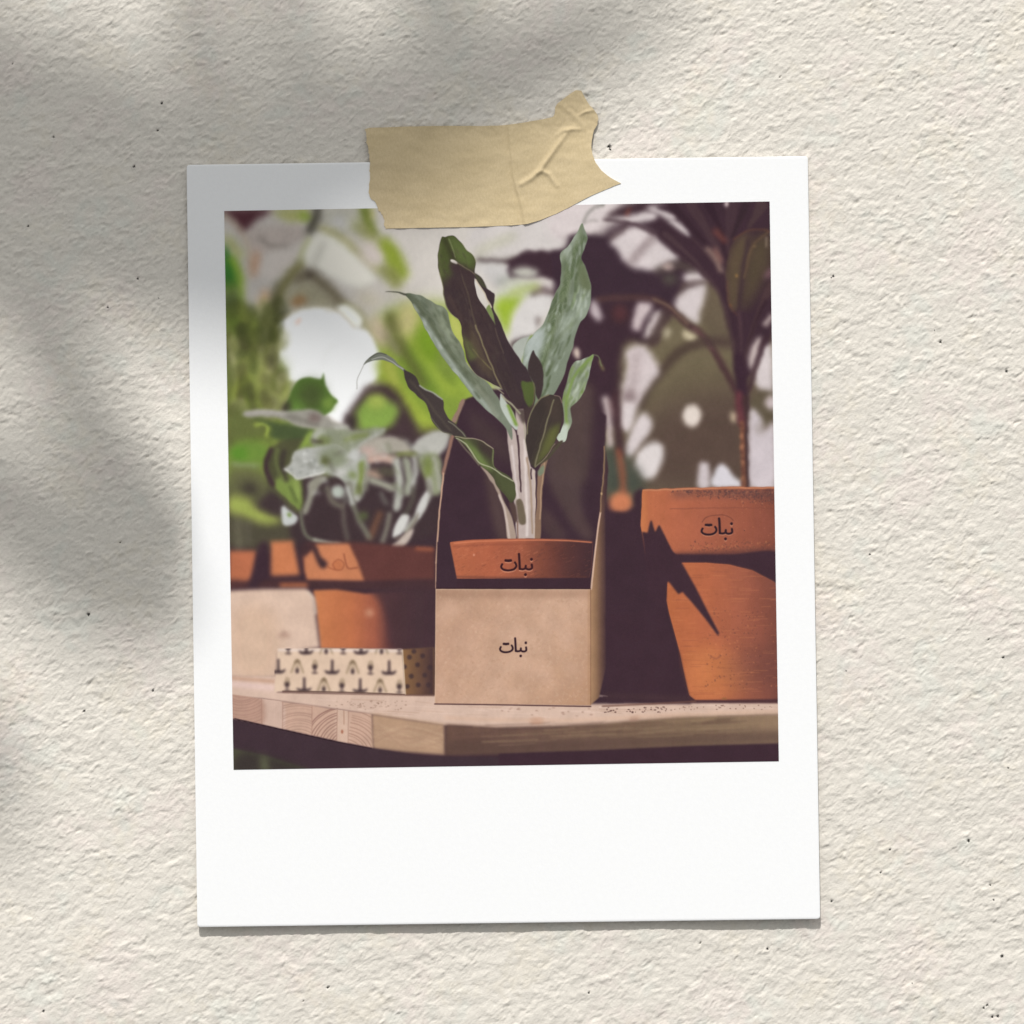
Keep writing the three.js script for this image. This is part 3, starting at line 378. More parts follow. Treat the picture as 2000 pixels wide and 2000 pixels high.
    rings([632, 1140, 805, 1170, 800, 1420, 630, 1375], 880, 1440, 3.3, 4.8, 60, 330, 21, [136, 98, 88], 1.7, 0.8);
    rings([430, 1110, 632, 1150, 630, 1375, 428, 1335], 540, 1440, 3.6, 5.9, 70, 330, 20, [164, 126, 112], 1.2, 0.7);
    rings([882, 1180, 1040, 1200, 1045, 1450, 878, 1430], 850, 1500, 4.9, 6.2, 60, 340, 22, [150, 112, 94], 1.4, 0.65);
    rings([60, 1060, 285, 1100, 285, 1295, 60, 1245], 150, 1000, 0.2, 2.6, 60, 300, 20, [160, 120, 106], 1.3, 0.6);
    for (let i = 0; i < 13; i++) L('g', [300 + i * 11, 1090, 306 + i * 11, 1340], 1, [188, 150, 134], 0.9, 1, 0.5);
    for (const a of [[285, 1100, 287, 1300], [430, 1125, 428, 1330], [632, 1150, 630, 1370], [805, 1175, 800, 1410], [882, 1185, 878, 1430]]) L('g', a, 1.6, [168, 126, 110], 0.8, 1, 0.7);
    E('g', 838, 1330, 8, 14, 0, [170, 110, 86], 1); L('g', [850, 1185, 850, 1280], 1.4, [170, 128, 108], 0.8);
  }, false);
  // front edge of the board
  F('g', [1040, 1205, 1300, 1245, 1540, 1278, 1545, 1490, 1280, 1470, 1048, 1445], [184, 148, 120], 2.4, 1, 1, false); for (let i = 0; i < 16; i++) L('g', [1050, 1230 + r() * 190, 1280, 1260 + r() * 190, 1530, 1300 + r() * 160], 2, r() < 0.5 ? [200, 164, 136] : [164, 128, 104], 1.6, 1, 0.4);
  blur(2.4); x.fillStyle = lin(870, 0, 1515, 0, [[0, [108, 80, 70]], [0.2, [114, 86, 75]], [0.45, [122, 95, 80]], [0.75, [134, 108, 86]], [1, [150, 122, 98]]]); trace(pts('h', [-385, 1278, -10, 1300, 300, 1294, 700, 1270, 1200, 1225, 1932, 1205, 1932, 1412, 1300, 1430, 600, 1460, -10, 1482, -385, 1492]), true, false); x.fill();
  F('h', [-380, 1400, -10, 1394, 700, 1370, 1300, 1340, 1932, 1320, 1932, 1410, 1300, 1430, 600, 1460, -10, 1485, -380, 1490], [92, 68, 64], 5, 1, 0.6, false);
  for (let i = 0; i < 60; i++) { const q = -380 + r() * 1880, w = 150 + r() * 350, yy = 1275 - q * 0.04 + r() * 150; L('h', [q, yy, q + w * 0.5, yy - 6, q + w, yy - 16], 1 + r() * 2.2, r() < 0.5 ? [166, 138, 108] : [94, 68, 62], 1.6, 1, 0.32); }
  E('h', 240, 1256, 50, 18, 0, [186, 130, 100], 3, 1, 0.8); E('h', 910, 1240, 40, 14, -0.2, [150, 110, 92], 2.4, 1, 0.8); L('h', [1380, 1275, 1440, 1260, 1560, 1250], 4, [104, 76, 66], 2, 1, 0.6); L('h', [-380, 1236, 0, 1250, 500, 1252, 1000, 1225, 1400, 1205, 1932, 1190], 6, [216, 178, 154], 2.4, 1, 0.8);
  for (let i = 0; i < 44; i++) E('h', 700 + r() * 480, 1160 + r() * 40, 2 + r() * 7, 2 + r() * 3, 0, [86, 58, 56], 0.5, 1, 0.85); for (let i = 0; i < 34; i++) E('h', 1180 + r() * 720, 1146 + r() * 36, 2 + r() * 5, 2 + r() * 2, 0, [110, 76, 66], 0.5, 1, 0.7); for (let i = 0; i < 18; i++) E('h', r() * 640, 1165 + r() * 60, 4 + r() * 10, 2 + r() * 3, 0, [150, 112, 98], 1, 1, 0.6);
  // dark steel frame below and the gloom under it
  F('g', [60, 1236, 290, 1282, 520, 1335, 780, 1392, 1045, 1443, 1400, 1500, 1932, 1505, 1932, 1620, 60, 1620], [70, 52, 60], 1.4, 1, 1, false); F('h', [-20, 1482, 600, 1462, 1300, 1430, 1932, 1412, 1932, 1600, -20, 1600], [68, 46, 56], 1.6, 1, 1, false);
  F('g', [60, 1436, 330, 1500, 640, 1600, 60, 1620], [80, 80, 62], 2, 1, 1, false); F('g', [150, 1470, 420, 1530, 600, 1600, 120, 1620], [66, 58, 54], 5); L('g', [300, 1520, 310, 1600], 14, [96, 98, 74], 5); L('g', [100, 1240, 300, 1286, 520, 1338, 780, 1396, 1040, 1446], 1.6, [52, 34, 42], 0.7);
  for (let i = 0; i < 16; i++) E('g', 130 + i * 42, 1252 + i * 9.2, 12, 4, 0.2, [54, 36, 42], 0.5, 1, 0.8);
  // --- patterned box
  F('g', [1250, 765, 1475, 752, 1475, 1078, 1270, 1078], [104, 76, 62], 1.6, 1, 1, false); blur(1.4); x.fillStyle = lin(786, 0, 848, 0, [[0, [146, 106, 70]], [0.55, [112, 80, 64]], [1, [76, 54, 58]]]); trace(pts('g', [1252, 768, 1460, 756, 1462, 1074, 1270, 1076]), true, false); x.fill();
  for (const [a, b] of [[1300, 820], [1390, 810], [1265, 885], [1355, 872], [1440, 890], [1312, 950], [1405, 942], [1285, 1020], [1360, 1010], [1330, 780], [1430, 1010]]) E('g', a, b, 17, 17, 0, [70, 52, 58], 1.5, 1, 0.75);
  F('g', [395, 760, 700, 758, 1250, 766, 1272, 1078, 430, 1056, 372, 1060], [224, 194, 170], 1.3, 1, 1, false); F('g', [400, 760, 1250, 766, 1252, 786, 396, 780], [232, 208, 196], 1.6, 1, 0.9, false);
  const ink = [74, 56, 60], ol = [118, 98, 72];
  const gl = (k, gx, gy, s = 1, b = 2.0) => { // small printed plant motifs
    if (k === 0) { L('g', [gx, gy, gx, gy + 62 * s], 4.4, ink, b); F('g', [gx - 52, gy + 66, gx - 20, gy + 74, gx, gy + 60, gx + 20, gy + 74, gx + 50, gy + 62, gx + 30, gy + 90, gx - 34, gy + 90], ink, b); }
    if (k === 1) { L('g', [gx - 42, gy + 86, gx - 18, gy + 24, gx, gy, gx + 18, gy + 24, gx + 42, gy + 86], 2, ol, b); L('g', [gx - 13, gy + 20, gx, gy, gx + 13, gy + 20], 3, ol, b); E('g', gx, gy + 72, 12, 20, 0, ink, b); L('g', [gx, gy + 30, gx, gy + 60], 1.6, ol, b); }
    if (k === 2) { E('g', gx, gy + 44, 17, 20, 0, ink, b); L('g', [gx - 14, gy + 40, gx - 4, gy], 1.8, ol, b); L('g', [gx + 14, gy + 40, gx + 8, gy], 1.8, ol, b); L('g', [gx, gy + 60, gx, gy + 86], 2.4, ink, b); L('g', [gx - 18, gy + 86, gx + 18, gy + 86], 2.4, ink, b); } };
  clip('g', [375, 758, 700, 756, 1252, 764, 1274, 1080, 430, 1058, 372, 1062], () => {
    [[0, 400], [1, 530], [2, 650], [0, 770], [1, 910], [2, 1032], [0, 1160]].forEach(([k, gx]) => gl(k, gx, 838 + (gx - 400) * 0.013)); [[2, 460], [0, 578], [1, 712], [2, 836], [0, 962], [1, 1098], [2, 1230]].forEach(([k, gx]) => gl(k, gx, 962 + (gx - 460) * 0.018)); [[2, 468], [0, 592], [1, 728], [2, 845], [0, 968], [1, 1108], [2, 1230]].forEach(([k, gx]) => gl(k, gx, 708));
    L('g', [430, 1052, 700, 1056, 1000, 1064, 1270, 1076], 2, [92, 66, 60], 0.8);
  }, false);
  L('g', [1252, 770, 1272, 1074], 1.6, [232, 210, 182], 0.7, 1, 0.8); L('g', [430, 1060, 1272, 1080, 1470, 1082], 2, [112, 80, 70], 1.2, 1, 0.8);
  // --- carrier box: dark inside, back panel
  F('o', [903, 783, 960, 760, 1120, 770, 1184, 812, 1180, 905, 1174, 966, 1170, 1010, 1155, 1152, 850, 1152, 852, 1090, 864, 948, 885, 850], [68, 48, 58], 1.6, 1, 1, false);
  F('e', [1130, 1000, 1220, 1140, 1290, 1400, 1350, 1720, 1260, 1720, 1180, 1400], [92, 72, 70], 5, 1, 0.8); F('e', [1700, 900, 1930, 1050, 1930, 1620, 1800, 1440, 1680, 1240, 1660, 1080], [90, 72, 72], 6, 1, 0.9); F('e', [1820, 640, 1932, 560, 1932, 1080, 1850, 1000], [88, 70, 68], 7, 1, 0.9); F('e', [1000, 640, 1120, 720, 1330, 900, 1360, 1100, 1220, 1000, 1080, 860], [80, 62, 64], 7, 1, 0.8); F('e', [1640, 1460, 1830, 1700, 1700, 1720, 1620, 1600], [84, 64, 66], 5, 1, 0.9);
  F('f', [160, 280, 330, 240, 320, 700, 280, 1000, 200, 1050, 0, 950, 40, 700, 120, 640], [88, 70, 68], 6, 1, 0.9); F('f', [0, 1000, 120, 1040, 220, 1250, 340, 1480, 240, 1500, 60, 1200], [86, 68, 68], 5, 1, 0.7);
  L('f', [180, 1300, 300, 1480], 14, [94, 72, 72], 5, 1, 0.6);
  taper('e', [965, 565, 930, 650, 885, 745], 7, 9, [152, 122, 108], 1.2); L('e', [876, 860, 820, 1080, 800, 1180], 6.5, [150, 112, 98], 1.2); L('e', [800, 1180, 775, 1400, 755, 1640, 738, 1930], 3.2, [196, 156, 132], 0.6); L('e', [738, 1930, 735, 2140], 2.2, [190, 150, 126], 0.5);
  blur(1.1); x.fillStyle = lin(1153, 0, 1186, 0, [[0, [176, 136, 102]], [0.35, [146, 110, 84]], [0.62, [112, 82, 70]], [1, [70, 48, 57]]]); trace(pts('o', [1153, 1150, 1160, 1100, 1171, 1003, 1176, 966, 1182, 905, 1184, 880, 1188, 920, 1182, 1000, 1183, 1100, 1184, 1300, 1170, 1362, 1153, 1377]), true, false); x.fill();
  L('f', [320, 1932, 350, 1660, 378, 1420, 398, 1290], 3.2, [214, 176, 154], 0.6); L('f', [398, 1290, 408, 1140, 428, 920, 432, 740], 2.4, [150, 116, 90], 0.7); E('f', 408, 1135, 8, 12, 0, [196, 160, 120], 0.7); 
  // --- the large right pot
  F('f', [752, 1100, 1000, 1090, 1500, 1076, 1860, 1078, 1870, 1660, 1030, 1650, 780, 1660, 735, 1400], [176, 98, 68], 1.2, 1, 1, false);
  clip('f', [752, 1100, 1000, 1090, 1500, 1076, 1860, 1078, 1870, 1660, 1030, 1650, 780, 1660, 735, 1400], () => {
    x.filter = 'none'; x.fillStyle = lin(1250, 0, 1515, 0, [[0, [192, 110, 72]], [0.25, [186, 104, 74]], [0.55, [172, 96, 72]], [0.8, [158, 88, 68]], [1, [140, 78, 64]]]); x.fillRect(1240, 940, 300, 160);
    for (let i = 0; i < 420; i++) { const q = Math.pow(r(), 0.8); E('f', 980 + q * 900, 1105 + r() * r() * 110 * (0.4 + q), 3 + r() * 9, 2 + r() * 5, r() * 3, r() < 0.72 ? [92, 64, 64] : [200, 124, 88], 0.5, 1, 0.55); }
    F('f', [1000, 1120, 1200, 1105, 1500, 1100, 1860, 1105, 1860, 1180, 1500, 1160, 1200, 1150, 1040, 1170], [100, 70, 68], 5, 1, 0.6);
    for (let i = 0; i < 160; i++) E('f', 1150 + r() * 720, 1560 + r() * 80 - r() * 40, 3 + r() * 10, 2 + r() * 5, r() * 3, r() < 0.7 ? [112, 70, 62] : [200, 126, 84], 0.6, 1, 0.5);
    for (let i = 0; i < 160; i++) E('f', 760 + r() * 1100, 1110 + r() * 520, 2 + r() * 5, 2 + r() * 3, r() * 3, r() < 0.5 ? [140, 78, 60] : [206, 126, 88], 0.5, 1, 0.4);
    L('f', [760, 1106, 1000, 1098, 1500, 1084, 1860, 1086], 3, [200, 128, 92], 0.8); L('f', [980, 1262, 1500, 1252, 1870, 1256], 1.3, [132, 74, 62], 0.7, 1, 0.7);
    F('f', [735, 1130, 770, 1110, 780, 1300, 790, 1600, 740, 1500], [208, 124, 78], 3, 1, 0.7);
    F('f', [1000, 1630, 1400, 1612, 1880, 1590, 1880, 1670, 1000, 1670], [104, 64, 60], 3, 1, 0.8);
    F('f', [775, 1680, 782, 1560, 800, 1430, 825, 1358, 845, 1420, 858, 1452, 875, 1420, 892, 1398, 920, 1450, 960, 1540, 1000, 1620, 1050, 1680], [70, 48, 57], 1.5);
  }, false);
  F('f', [768, 1640, 900, 1650, 1040, 1642, 1500, 1640, 1875, 1625, 1875, 1860, 1700, 1780, 1400, 1735, 1080, 1715, 1180, 1932, 900, 1932, 860, 1760], [70, 47, 57], 1.6);
  const bodyP = [1235, 172, 1400, 172, 1560, 185, 1720, 225, 1860, 300, 1900, 330, 1905, 1125, 1325, 1112, 1285, 1080, 1265, 1000, 1215, 760, 1150, 520, 1130, 430, 1138, 300, 1180, 260];
  F('h', bodyP, [182, 102, 68], 1.6, 1, 1, false);
  clip('h', bodyP, () => {
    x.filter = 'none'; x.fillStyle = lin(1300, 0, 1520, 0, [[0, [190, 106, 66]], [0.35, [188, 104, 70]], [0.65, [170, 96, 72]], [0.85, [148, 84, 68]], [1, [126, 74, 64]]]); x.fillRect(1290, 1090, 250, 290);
    F('h', [1280, 780, 1560, 780, 1700, 1000, 1500, 1100, 1290, 1090], [206, 122, 74], 12, 1, 0.8); F('h', [1560, 820, 1932, 740, 1932, 1010, 1640, 1060], [118, 72, 66], 14, 1, 0.5);
    for (let i = 0; i < 260; i++) { const q = 1130 + r() * 760, w = 20 + r() * 120, yy = 190 + r() * 900; L('h', [q, yy, q + w, yy + (r() - 0.5) * 6], 0.6 + r() * 1.2, r() < 0.55 ? [142, 80, 62] : [212, 128, 84], 0.7, 1, 0.28); }
    for (let i = 0; i < 220; i++) E('h', 1400 + r() * 500, 480 + r() * 560, 2 + r() * 6, 2 + r() * 4, r() * 3, r() < 0.7 ? [110, 66, 62] : [206, 124, 84], 0.5, 1, 0.42);
    L('h', [1430, 810, 1470, 830, 1500, 810], 2.4, [140, 80, 66], 1.2, 1, 0.6);
  }, false);
  F('h', [960, -40, 1110, -20, 1170, 90, 1240, 180, 1330, 340, 1400, 480, 1492, 655, 1482, 672, 1400, 560, 1310, 450, 1240, 372, 1212, 388, 1150, 308, 1130, 300, 1130, 480, 1020, 420], [70, 47, 57], 1.7, 1, 1, false);
  F('h', [1215, 760, 1285, 1085, 1330, 1115, 1932, 1105, 1932, 1136, 1300, 1132, 1210, 1118], [84, 54, 58], 1.8, 1, 1, false); E('h', 1525, 1103, 18, 6, 0, [150, 100, 62], 1.2);
  F('o', [1184, 1200, 1296, 1190, 1322, 1280, 1346, 1362, 1350, 1374, 1188, 1372], [69, 47, 57], 2, 1, 1, false); L('h', [700, 1085, 900, 1090, 1280, 1110], 7, [80, 56, 60], 4);
  L('h', [690, 1156, 860, 1148, 1200, 1130, 1330, 1122], 2.4, [118, 82, 72], 1.2);
  // stems
  F('e', [1590, 1190, 1650, 1050, 1675, 1050, 1645, 1200, 1622, 1450, 1612, 1724, 1556, 1724, 1580, 1450], [142, 112, 92], 0.8); L('e', [1648, 1090, 1622, 1300, 1610, 1560], 2, [186, 150, 122], 0.8);
  F('e', [1110, 1120, 1200, 1190, 1260, 1290, 1310, 1420, 1370, 1540, 1410, 1724, 1336, 1724, 1320, 1560, 1280, 1400, 1215, 1270], [170, 148, 134], 0.9); L('e', [1270, 1360, 1320, 1520, 1350, 1720], 4, [206, 186, 176], 1.2);
  F('e', [1330, 790, 1400, 820, 1420, 930, 1440, 1200, 1460, 1440, 1490, 1724, 1420, 1724, 1398, 1500, 1385, 1300, 1362, 1080], [190, 172, 166], 0.8); F('e', [1400, 640, 1470, 640, 1500, 900, 1530, 1120, 1570, 1160, 1568, 1500, 1560, 1724, 1430, 1724, 1450, 1400, 1438, 1100, 1420, 850], [192, 174, 168], 0.8, 1, 1, false);
  L('e', [1375, 950, 1400, 1200, 1425, 1420], 4, [214, 200, 196], 1.2); L('e', [1480, 900, 1490, 1250, 1500, 1500, 1500, 1700], 5, [222, 208, 202], 1.4); L('e', [1500, 1050, 1530, 1300, 1545, 1680], 3.4, [168, 142, 122], 1.1); L('e', [1422, 860, 1438, 1100, 1448, 1330], 3, [74, 52, 58], 0.8); L('e', [1534, 1140, 1536, 1225], 2.4, [72, 50, 54], 0.6); L('e', [1420, 1580, 1424, 1720], 2, [128, 96, 82], 0.7); L('e', [1460, 660, 1480, 800, 1500, 980], 4, [170, 160, 140], 1.4); L('e', [1556, 1150, 1566, 1400, 1560, 1720], 2, [206, 184, 170], 0.7);
  F('e', [1410, 1410, 1445, 1395, 1475, 1460, 1490, 1580, 1465, 1612, 1430, 1590, 1418, 1500], [116, 102, 84], 1.1); F('e', [1350, 1420, 1400, 1440, 1420, 1560, 1400, 1590, 1370, 1520], [92, 70, 66], 1.4);
  // --- pot in the carrier
  const rim = [852, 1775, 856, 1755, 1000, 1738, 1250, 1728, 1500, 1725, 1800, 1728, 1932, 1735, 2050, 1748, 2040, 1960, 2015, 2060, 905, 2060, 880, 1940];
  F('e', rim, [170, 92, 66], 0.9, 1, 1, false);
  clip('e', rim, () => {
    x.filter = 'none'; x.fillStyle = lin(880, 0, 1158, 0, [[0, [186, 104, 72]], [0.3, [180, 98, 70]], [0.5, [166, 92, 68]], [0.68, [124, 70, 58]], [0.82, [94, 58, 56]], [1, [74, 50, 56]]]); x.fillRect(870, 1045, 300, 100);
    for (let i = 0; i < 260; i++) { const q = r(); const fy = 1770 + r() * 270, fl = r() * 30; L('e', [870 + q * 1150, fy, 874 + q * 1150 + fl, fy - fl * 0.5], 0.7 + r() * 1.2, r() < 0.5 ? (q > 0.6 ? [86, 54, 54] : [146, 78, 58]) : (q > 0.6 ? [132, 78, 64] : [204, 122, 88]), 0.5, 1, 0.4); }
    L('e', [890, 1765, 1100, 1748, 1500, 1738, 1800, 1740, 2040, 1756], 2.6, [212, 124, 88], 0.8); L('e', [880, 1792, 1200, 1775, 1600, 1770], 2.4, [150, 80, 60], 1.4, 1, 0.7); E('e', 1055, 1862, 8, 10, 0, [214, 140, 112], 0.8); L('e', [905, 2045, 1400, 2055, 2000, 2050], 3, [112, 66, 58], 1.6, 1, 0.8);
  }, false);
  F('o', [885, 1131, 1153, 1128, 1153, 1151, 852, 1151, 852, 1136], [68, 46, 56], 0.9, 1, 1, false); F('g', [1490, 30, 1575, 30, 1625, 285, 1625, 345, 1485, 348], [68, 48, 58], 0.9, 1, 1, false);
  // --- the lettering
  const word = (cx, cy, s, c, w, b, al = 1) => { Z.w = [cx, cy, 17.56 / s]; const q = (a) => a.map((v, i) => v - (i % 2 ? 915 : 930)); x.lineCap = 'round';
    L('w', q([495, 765, 468, 830, 485, 885, 560, 930, 660, 945, 780, 930, 865, 888, 905, 825, 898, 765, 868, 712]), w, c, b, 1, al); L('w', q([598, 655, 665, 662]), w * 1.25, c, b, 1, al); L('w', q([690, 662, 745, 655]), w * 1.25, c, b, 1, al);
    L('w', q([985, 465, 998, 650, 1010, 895]), w * 1.08, c, b, 1, al); L('w', q([1010, 900, 1090, 912, 1165, 888, 1185, 810]), w, c, b, 1, al); L('w', q([1185, 880, 1230, 912, 1310, 912, 1368, 875, 1362, 775]), w, c, b, 1, al);
    E('w', 1350 - 930, 620 - 915, 42, 46, 0, c, b, 1, al); E('w', 1175 - 930, 1070 - 915, 42, 46, 0, c, b, 1, al); };
  word(1010, 1114.6, 1.17, [226, 150, 118], 3.2, 0.6, 0.8); word(1010, 1112, 1.17, [60, 30, 36], 4.2, 0.55);
  word(1400.8, 1044.4, 1.16, [222, 150, 116], 2.8, 0.6, 0.7); word(1400.8, 1042.2, 1.16, [56, 34, 42], 4.2, 0.55); L('f', [1250, 1372, 1290, 1330, 1390, 1312, 1470, 1325, 1512, 1360], 1.5, [120, 66, 56], 0.6, 1, 0.8);
  E('f', 1605, 1442, 5, 6, 0, [110, 66, 58], 0.5);
  // --- stems and leaves of the large plant
  const SIL = [128, 138, 118], DK = [70, 56, 58];
  const veins = (z, a, len, ang, n, c, al, w = 0.7) => { const p = pts(z, a); for (let i = 0; i < n; i++) { const t = (i + r() * 0.6) / n * (p.length - 1.001), k = t | 0, f = t - k, px = lerp(p[k][0], p[k + 1][0], f), py = lerp(p[k][1], p[k + 1][1], f), d = Math.atan2(p[k + 1][1] - p[k][1], p[k + 1][0] - p[k][0]); for (const q of [-1, 1]) { const e = d + Math.PI + q * ang; L('o', [px, py, px + len * 0.5 * Math.cos(e), py + len * 0.5 * Math.sin(e), px + len * Math.cos(e + q * 0.25), py + len * Math.sin(e + q * 0.25)], w, c, 0.5, 1, al); } } };
  const mott = (z, cx, cy, sx, sy, rot, n, cols, al = 0.55) => { const c = Math.cos(rot), s = Math.sin(rot); for (let i = 0; i < n; i++) { const u = (r() - 0.5) * sx, v = (r() - 0.5) * sy; E(z, cx + u * c - v * s, cy + u * s + v * c, 14 + r() * 60, 4 + r() * 11, rot + (r() - 0.5) * 0.35, cols[(r() * cols.length) | 0], 1.5, 1, al); } };
  // back leaves
  F('e', [1380, 130, 1430, 60, 1540, 20, 1570, 0, 1580, 150, 1520, 290, 1470, 240], [176, 180, 170], 1.2); L('e', [1540, 40, 1480, 230], 9, [136, 156, 76], 1.8); L('e', [1545, 150, 1500, 290], 4, [168, 186, 110], 1.4);
  const leaf5 = [245, 243, 268, 300, 292, 368, 266, 450, 240, 535, 268, 600, 300, 680, 320, 780, 318, 890, 288, 1000, 230, 1072, 195, 1160, 165, 1290, 128, 1390, 90, 1520, 0, 1690, -110, 1830, -160, 1932, -195, 1932, -185, 1800, -190, 1700, -230, 1590, -250, 1450, -245, 1320, -215, 1240, -150, 1160, -80, 1080, -30, 960, 10, 850, 60, 740, 68, 600, 62, 500, 130, 425, 205, 310];
  F('c', leaf5, SIL, 0.7); clip('c', leaf5, () => {
    taper('c', [245, 250, 190, 430, 140, 640, 90, 860, 0, 1100, -90, 1350, -170, 1700], 4, 22, [118, 132, 98], 2.6); L('c', [90, 520, 110, 700, 60, 900, -20, 1080], 11, [112, 124, 92], 3); mott('c', 120, 700, 820, 200, 1.75, 130, [[72, 86, 56], [92, 106, 74], [166, 174, 160], [112, 122, 96]], 0.6); mott('c', -60, 1300, 800, 300, 1.95, 170, [[80, 94, 64], [174, 181, 172], [128, 138, 118], [100, 112, 82]], 0.6); mott('c', 220, 950, 320, 120, 1.8, 20, [[196, 206, 192], [140, 156, 116]]);
    F('c', [240, 540, 300, 680, 325, 800, 250, 800, 210, 700], [104, 112, 78], 4, 1, 0.8); veins('c', [245, 250, 190, 430, 140, 640, 90, 860, 0, 1100, -90, 1350, -170, 1700], 26, 2.5, 44, [186, 194, 180], 0.22); veins('c', [245, 250, 190, 430, 140, 640, 90, 860, 0, 1100, -90, 1350, -170, 1700], 26, 2.5, 44, [80, 94, 62], 0.25); F('c', [60, 1080, 230, 900, 310, 880, 290, 1010, 200, 1090, 60, 1250], [170, 178, 166], 4, 1, 0.55); L('c', [-10, 1300, 110, 1130, 200, 1060], 5, [110, 122, 90], 2.4, 1, 0.7); F('c', [-240, 1250, -120, 1120, -60, 1200, -140, 1420, -200, 1500], [190, 198, 196], 5, 1, 0.8); F('c', [100, 330, 210, 320, 160, 430, 80, 560], [186, 192, 182], 4, 1, 0.6);
  });
  const leaf6 = [345, 1343, 300, 1362, 235, 1385, 180, 1402, 140, 1480, 112, 1590, 80, 1700, 86, 1800, 92, 1900, 60, 1990, 30, 2020, 50, 2070, 100, 2070, 130, 1990, 160, 1900, 145, 1800, 180, 1760, 240, 1690, 285, 1580, 305, 1520, 320, 1420];
  F('c', leaf6, [136, 146, 122], 0.7); clip('c', leaf6, () => { mott('c', 200, 1560, 460, 230, 1.9, 110, [[120, 142, 74], [194, 200, 188], [104, 122, 78], [170, 178, 162]], 0.5); L('c', [330, 1360, 210, 1480, 150, 1600, 110, 1760, 120, 1960], 5, [126, 150, 78], 1.8); F('c', [50, 1960, 130, 1930, 120, 2080, 30, 2070], [196, 204, 190], 2.4); });
  L('c', [345, 1345, 380, 1360, 410, 1440], 1.6, [116, 124, 92], 0.8);
  F('e', [1552, 150, 1575, 190, 1622, 262, 1640, 350, 1630, 460, 1605, 560, 1575, 520, 1560, 430, 1510, 340, 1508, 265], [70, 58, 58], 0.8);
  L('e', [1660, 1010, 1720, 960, 1790, 910], 4, [76, 60, 56], 1); L('e', [1580, 1110, 1680, 1040, 1780, 920], 6, [84, 76, 62], 0.9); F('e', [1590, 1160, 1640, 1110, 1640, 1170, 1600, 1205], [126, 134, 110], 1.2);
  // left silver leaf
  const leaf2 = [232, 964, 330, 962, 430, 990, 540, 1062, 640, 1100, 690, 1160, 710, 1270, 760, 1400, 830, 1500, 862, 1600, 890, 1700, 960, 1790, 1040, 1850, 1092, 1894, 1170, 1990, 1259, 2126, 1330, 2230, 1368, 2330, 1385, 2440, 1380, 2537, 1350, 2498, 1311, 2409, 1221, 2306, 1066, 2177, 938, 2036, 830, 1890, 720, 1760, 640, 1650, 540, 1500, 440, 1320, 380, 1200, 300, 1060];
  F('b', leaf2, [126, 133, 116], 0.7); clip('b', leaf2, () => {
    L('b', [250, 975, 420, 1150, 560, 1360, 680, 1560, 800, 1720, 920, 1860, 1080, 2040], 13, [98, 104, 82], 3); F('b', [500, 1040, 660, 1110, 700, 1260, 830, 1500, 900, 1720, 1060, 1880, 980, 1900, 760, 1600, 600, 1300], [124, 130, 108], 4, 1, 0.85); L('b', [600, 1120, 660, 1300, 730, 1460], 8, [156, 164, 140], 3); L('b', [640, 1160, 690, 1300], 6, [92, 98, 76], 2.4); L('b', [520, 1130, 640, 1330], 6, [136, 142, 118], 2.6); L('b', [300, 1010, 440, 1100], 8, [108, 114, 94], 2.5);
    veins('b', [250, 975, 420, 1150, 560, 1360, 680, 1560, 800, 1720, 920, 1860, 1080, 2040], 22, 2.6, 44, [84, 90, 70], 0.3); L('b', [420, 1240, 560, 1470, 720, 1700, 900, 1930, 1060, 2120, 1200, 2270], 8, [172, 180, 170], 2.4, 1, 0.85); mott('b', 640, 1620, 1300, 60, 1.02, 60, [[190, 196, 188], [136, 146, 126]], 0.4); mott('b', 740, 1500, 1300, 170, 1.0, 110, [[88, 94, 74], [112, 118, 96], [148, 154, 136]], 0.4); F('b', [900, 1800, 1160, 2000, 1240, 2160, 1100, 2060], [112, 116, 98], 5, 1, 0.7); L('b', [1000, 1960, 1120, 2110, 1210, 2280], 7, [136, 140, 122], 2.4);
  }); taper('b', [240, 968, 150, 946, 30, 938], 4, 1, [92, 92, 80], 0.7); L('b', [890, 1700, 960, 1790, 1050, 1862, 1160, 1932, 1290, 2040], 1.6, [168, 158, 132], 0.6);
  F('e', [1274, 516, 1300, 530, 1340, 600, 1390, 680, 1422, 790, 1400, 810, 1330, 720, 1280, 630], [190, 196, 186], 0.8); L('e', [1340, 610, 1380, 700, 1410, 770], 6, [126, 154, 66], 1.6);
  // dark leaf, two folds
  const blade = [975, 735, 1040, 775, 1080, 830, 1110, 905, 1160, 940, 1192, 975, 1185, 1130, 1260, 1280, 1330, 1450, 1420, 1600, 1540, 1775, 1580, 1860, 1620, 1960, 1630, 2100, 1600, 2200, 1520, 2220, 1400, 2000, 1280, 1700, 1200, 1400, 1170, 1200, 1140, 1080, 1060, 920, 985, 800, 960, 770];
  F('b', blade, [68, 54, 58], 0.7);
  F('b', [1100, 1130, 1140, 1080, 1175, 1180, 1200, 1300, 1170, 1240], [128, 144, 84], 0.8);
  const leaf1 = [622, 355, 662, 350, 700, 335, 762, 340, 830, 410, 900, 500, 960, 550, 987, 620, 978, 725, 975, 800, 985, 900, 1012, 1000, 1100, 1130, 1190, 1280, 1240, 1450, 1330, 1700, 1440, 1950, 1500, 2120, 1470, 2180, 1400, 2150, 1300, 2010, 1160, 1925, 1040, 1855, 960, 1785, 892, 1660, 868, 1550, 845, 1420, 830, 1310, 795, 1230, 720, 1170, 668, 1080, 640, 960, 628, 840, 600, 740, 580, 610, 594, 450];
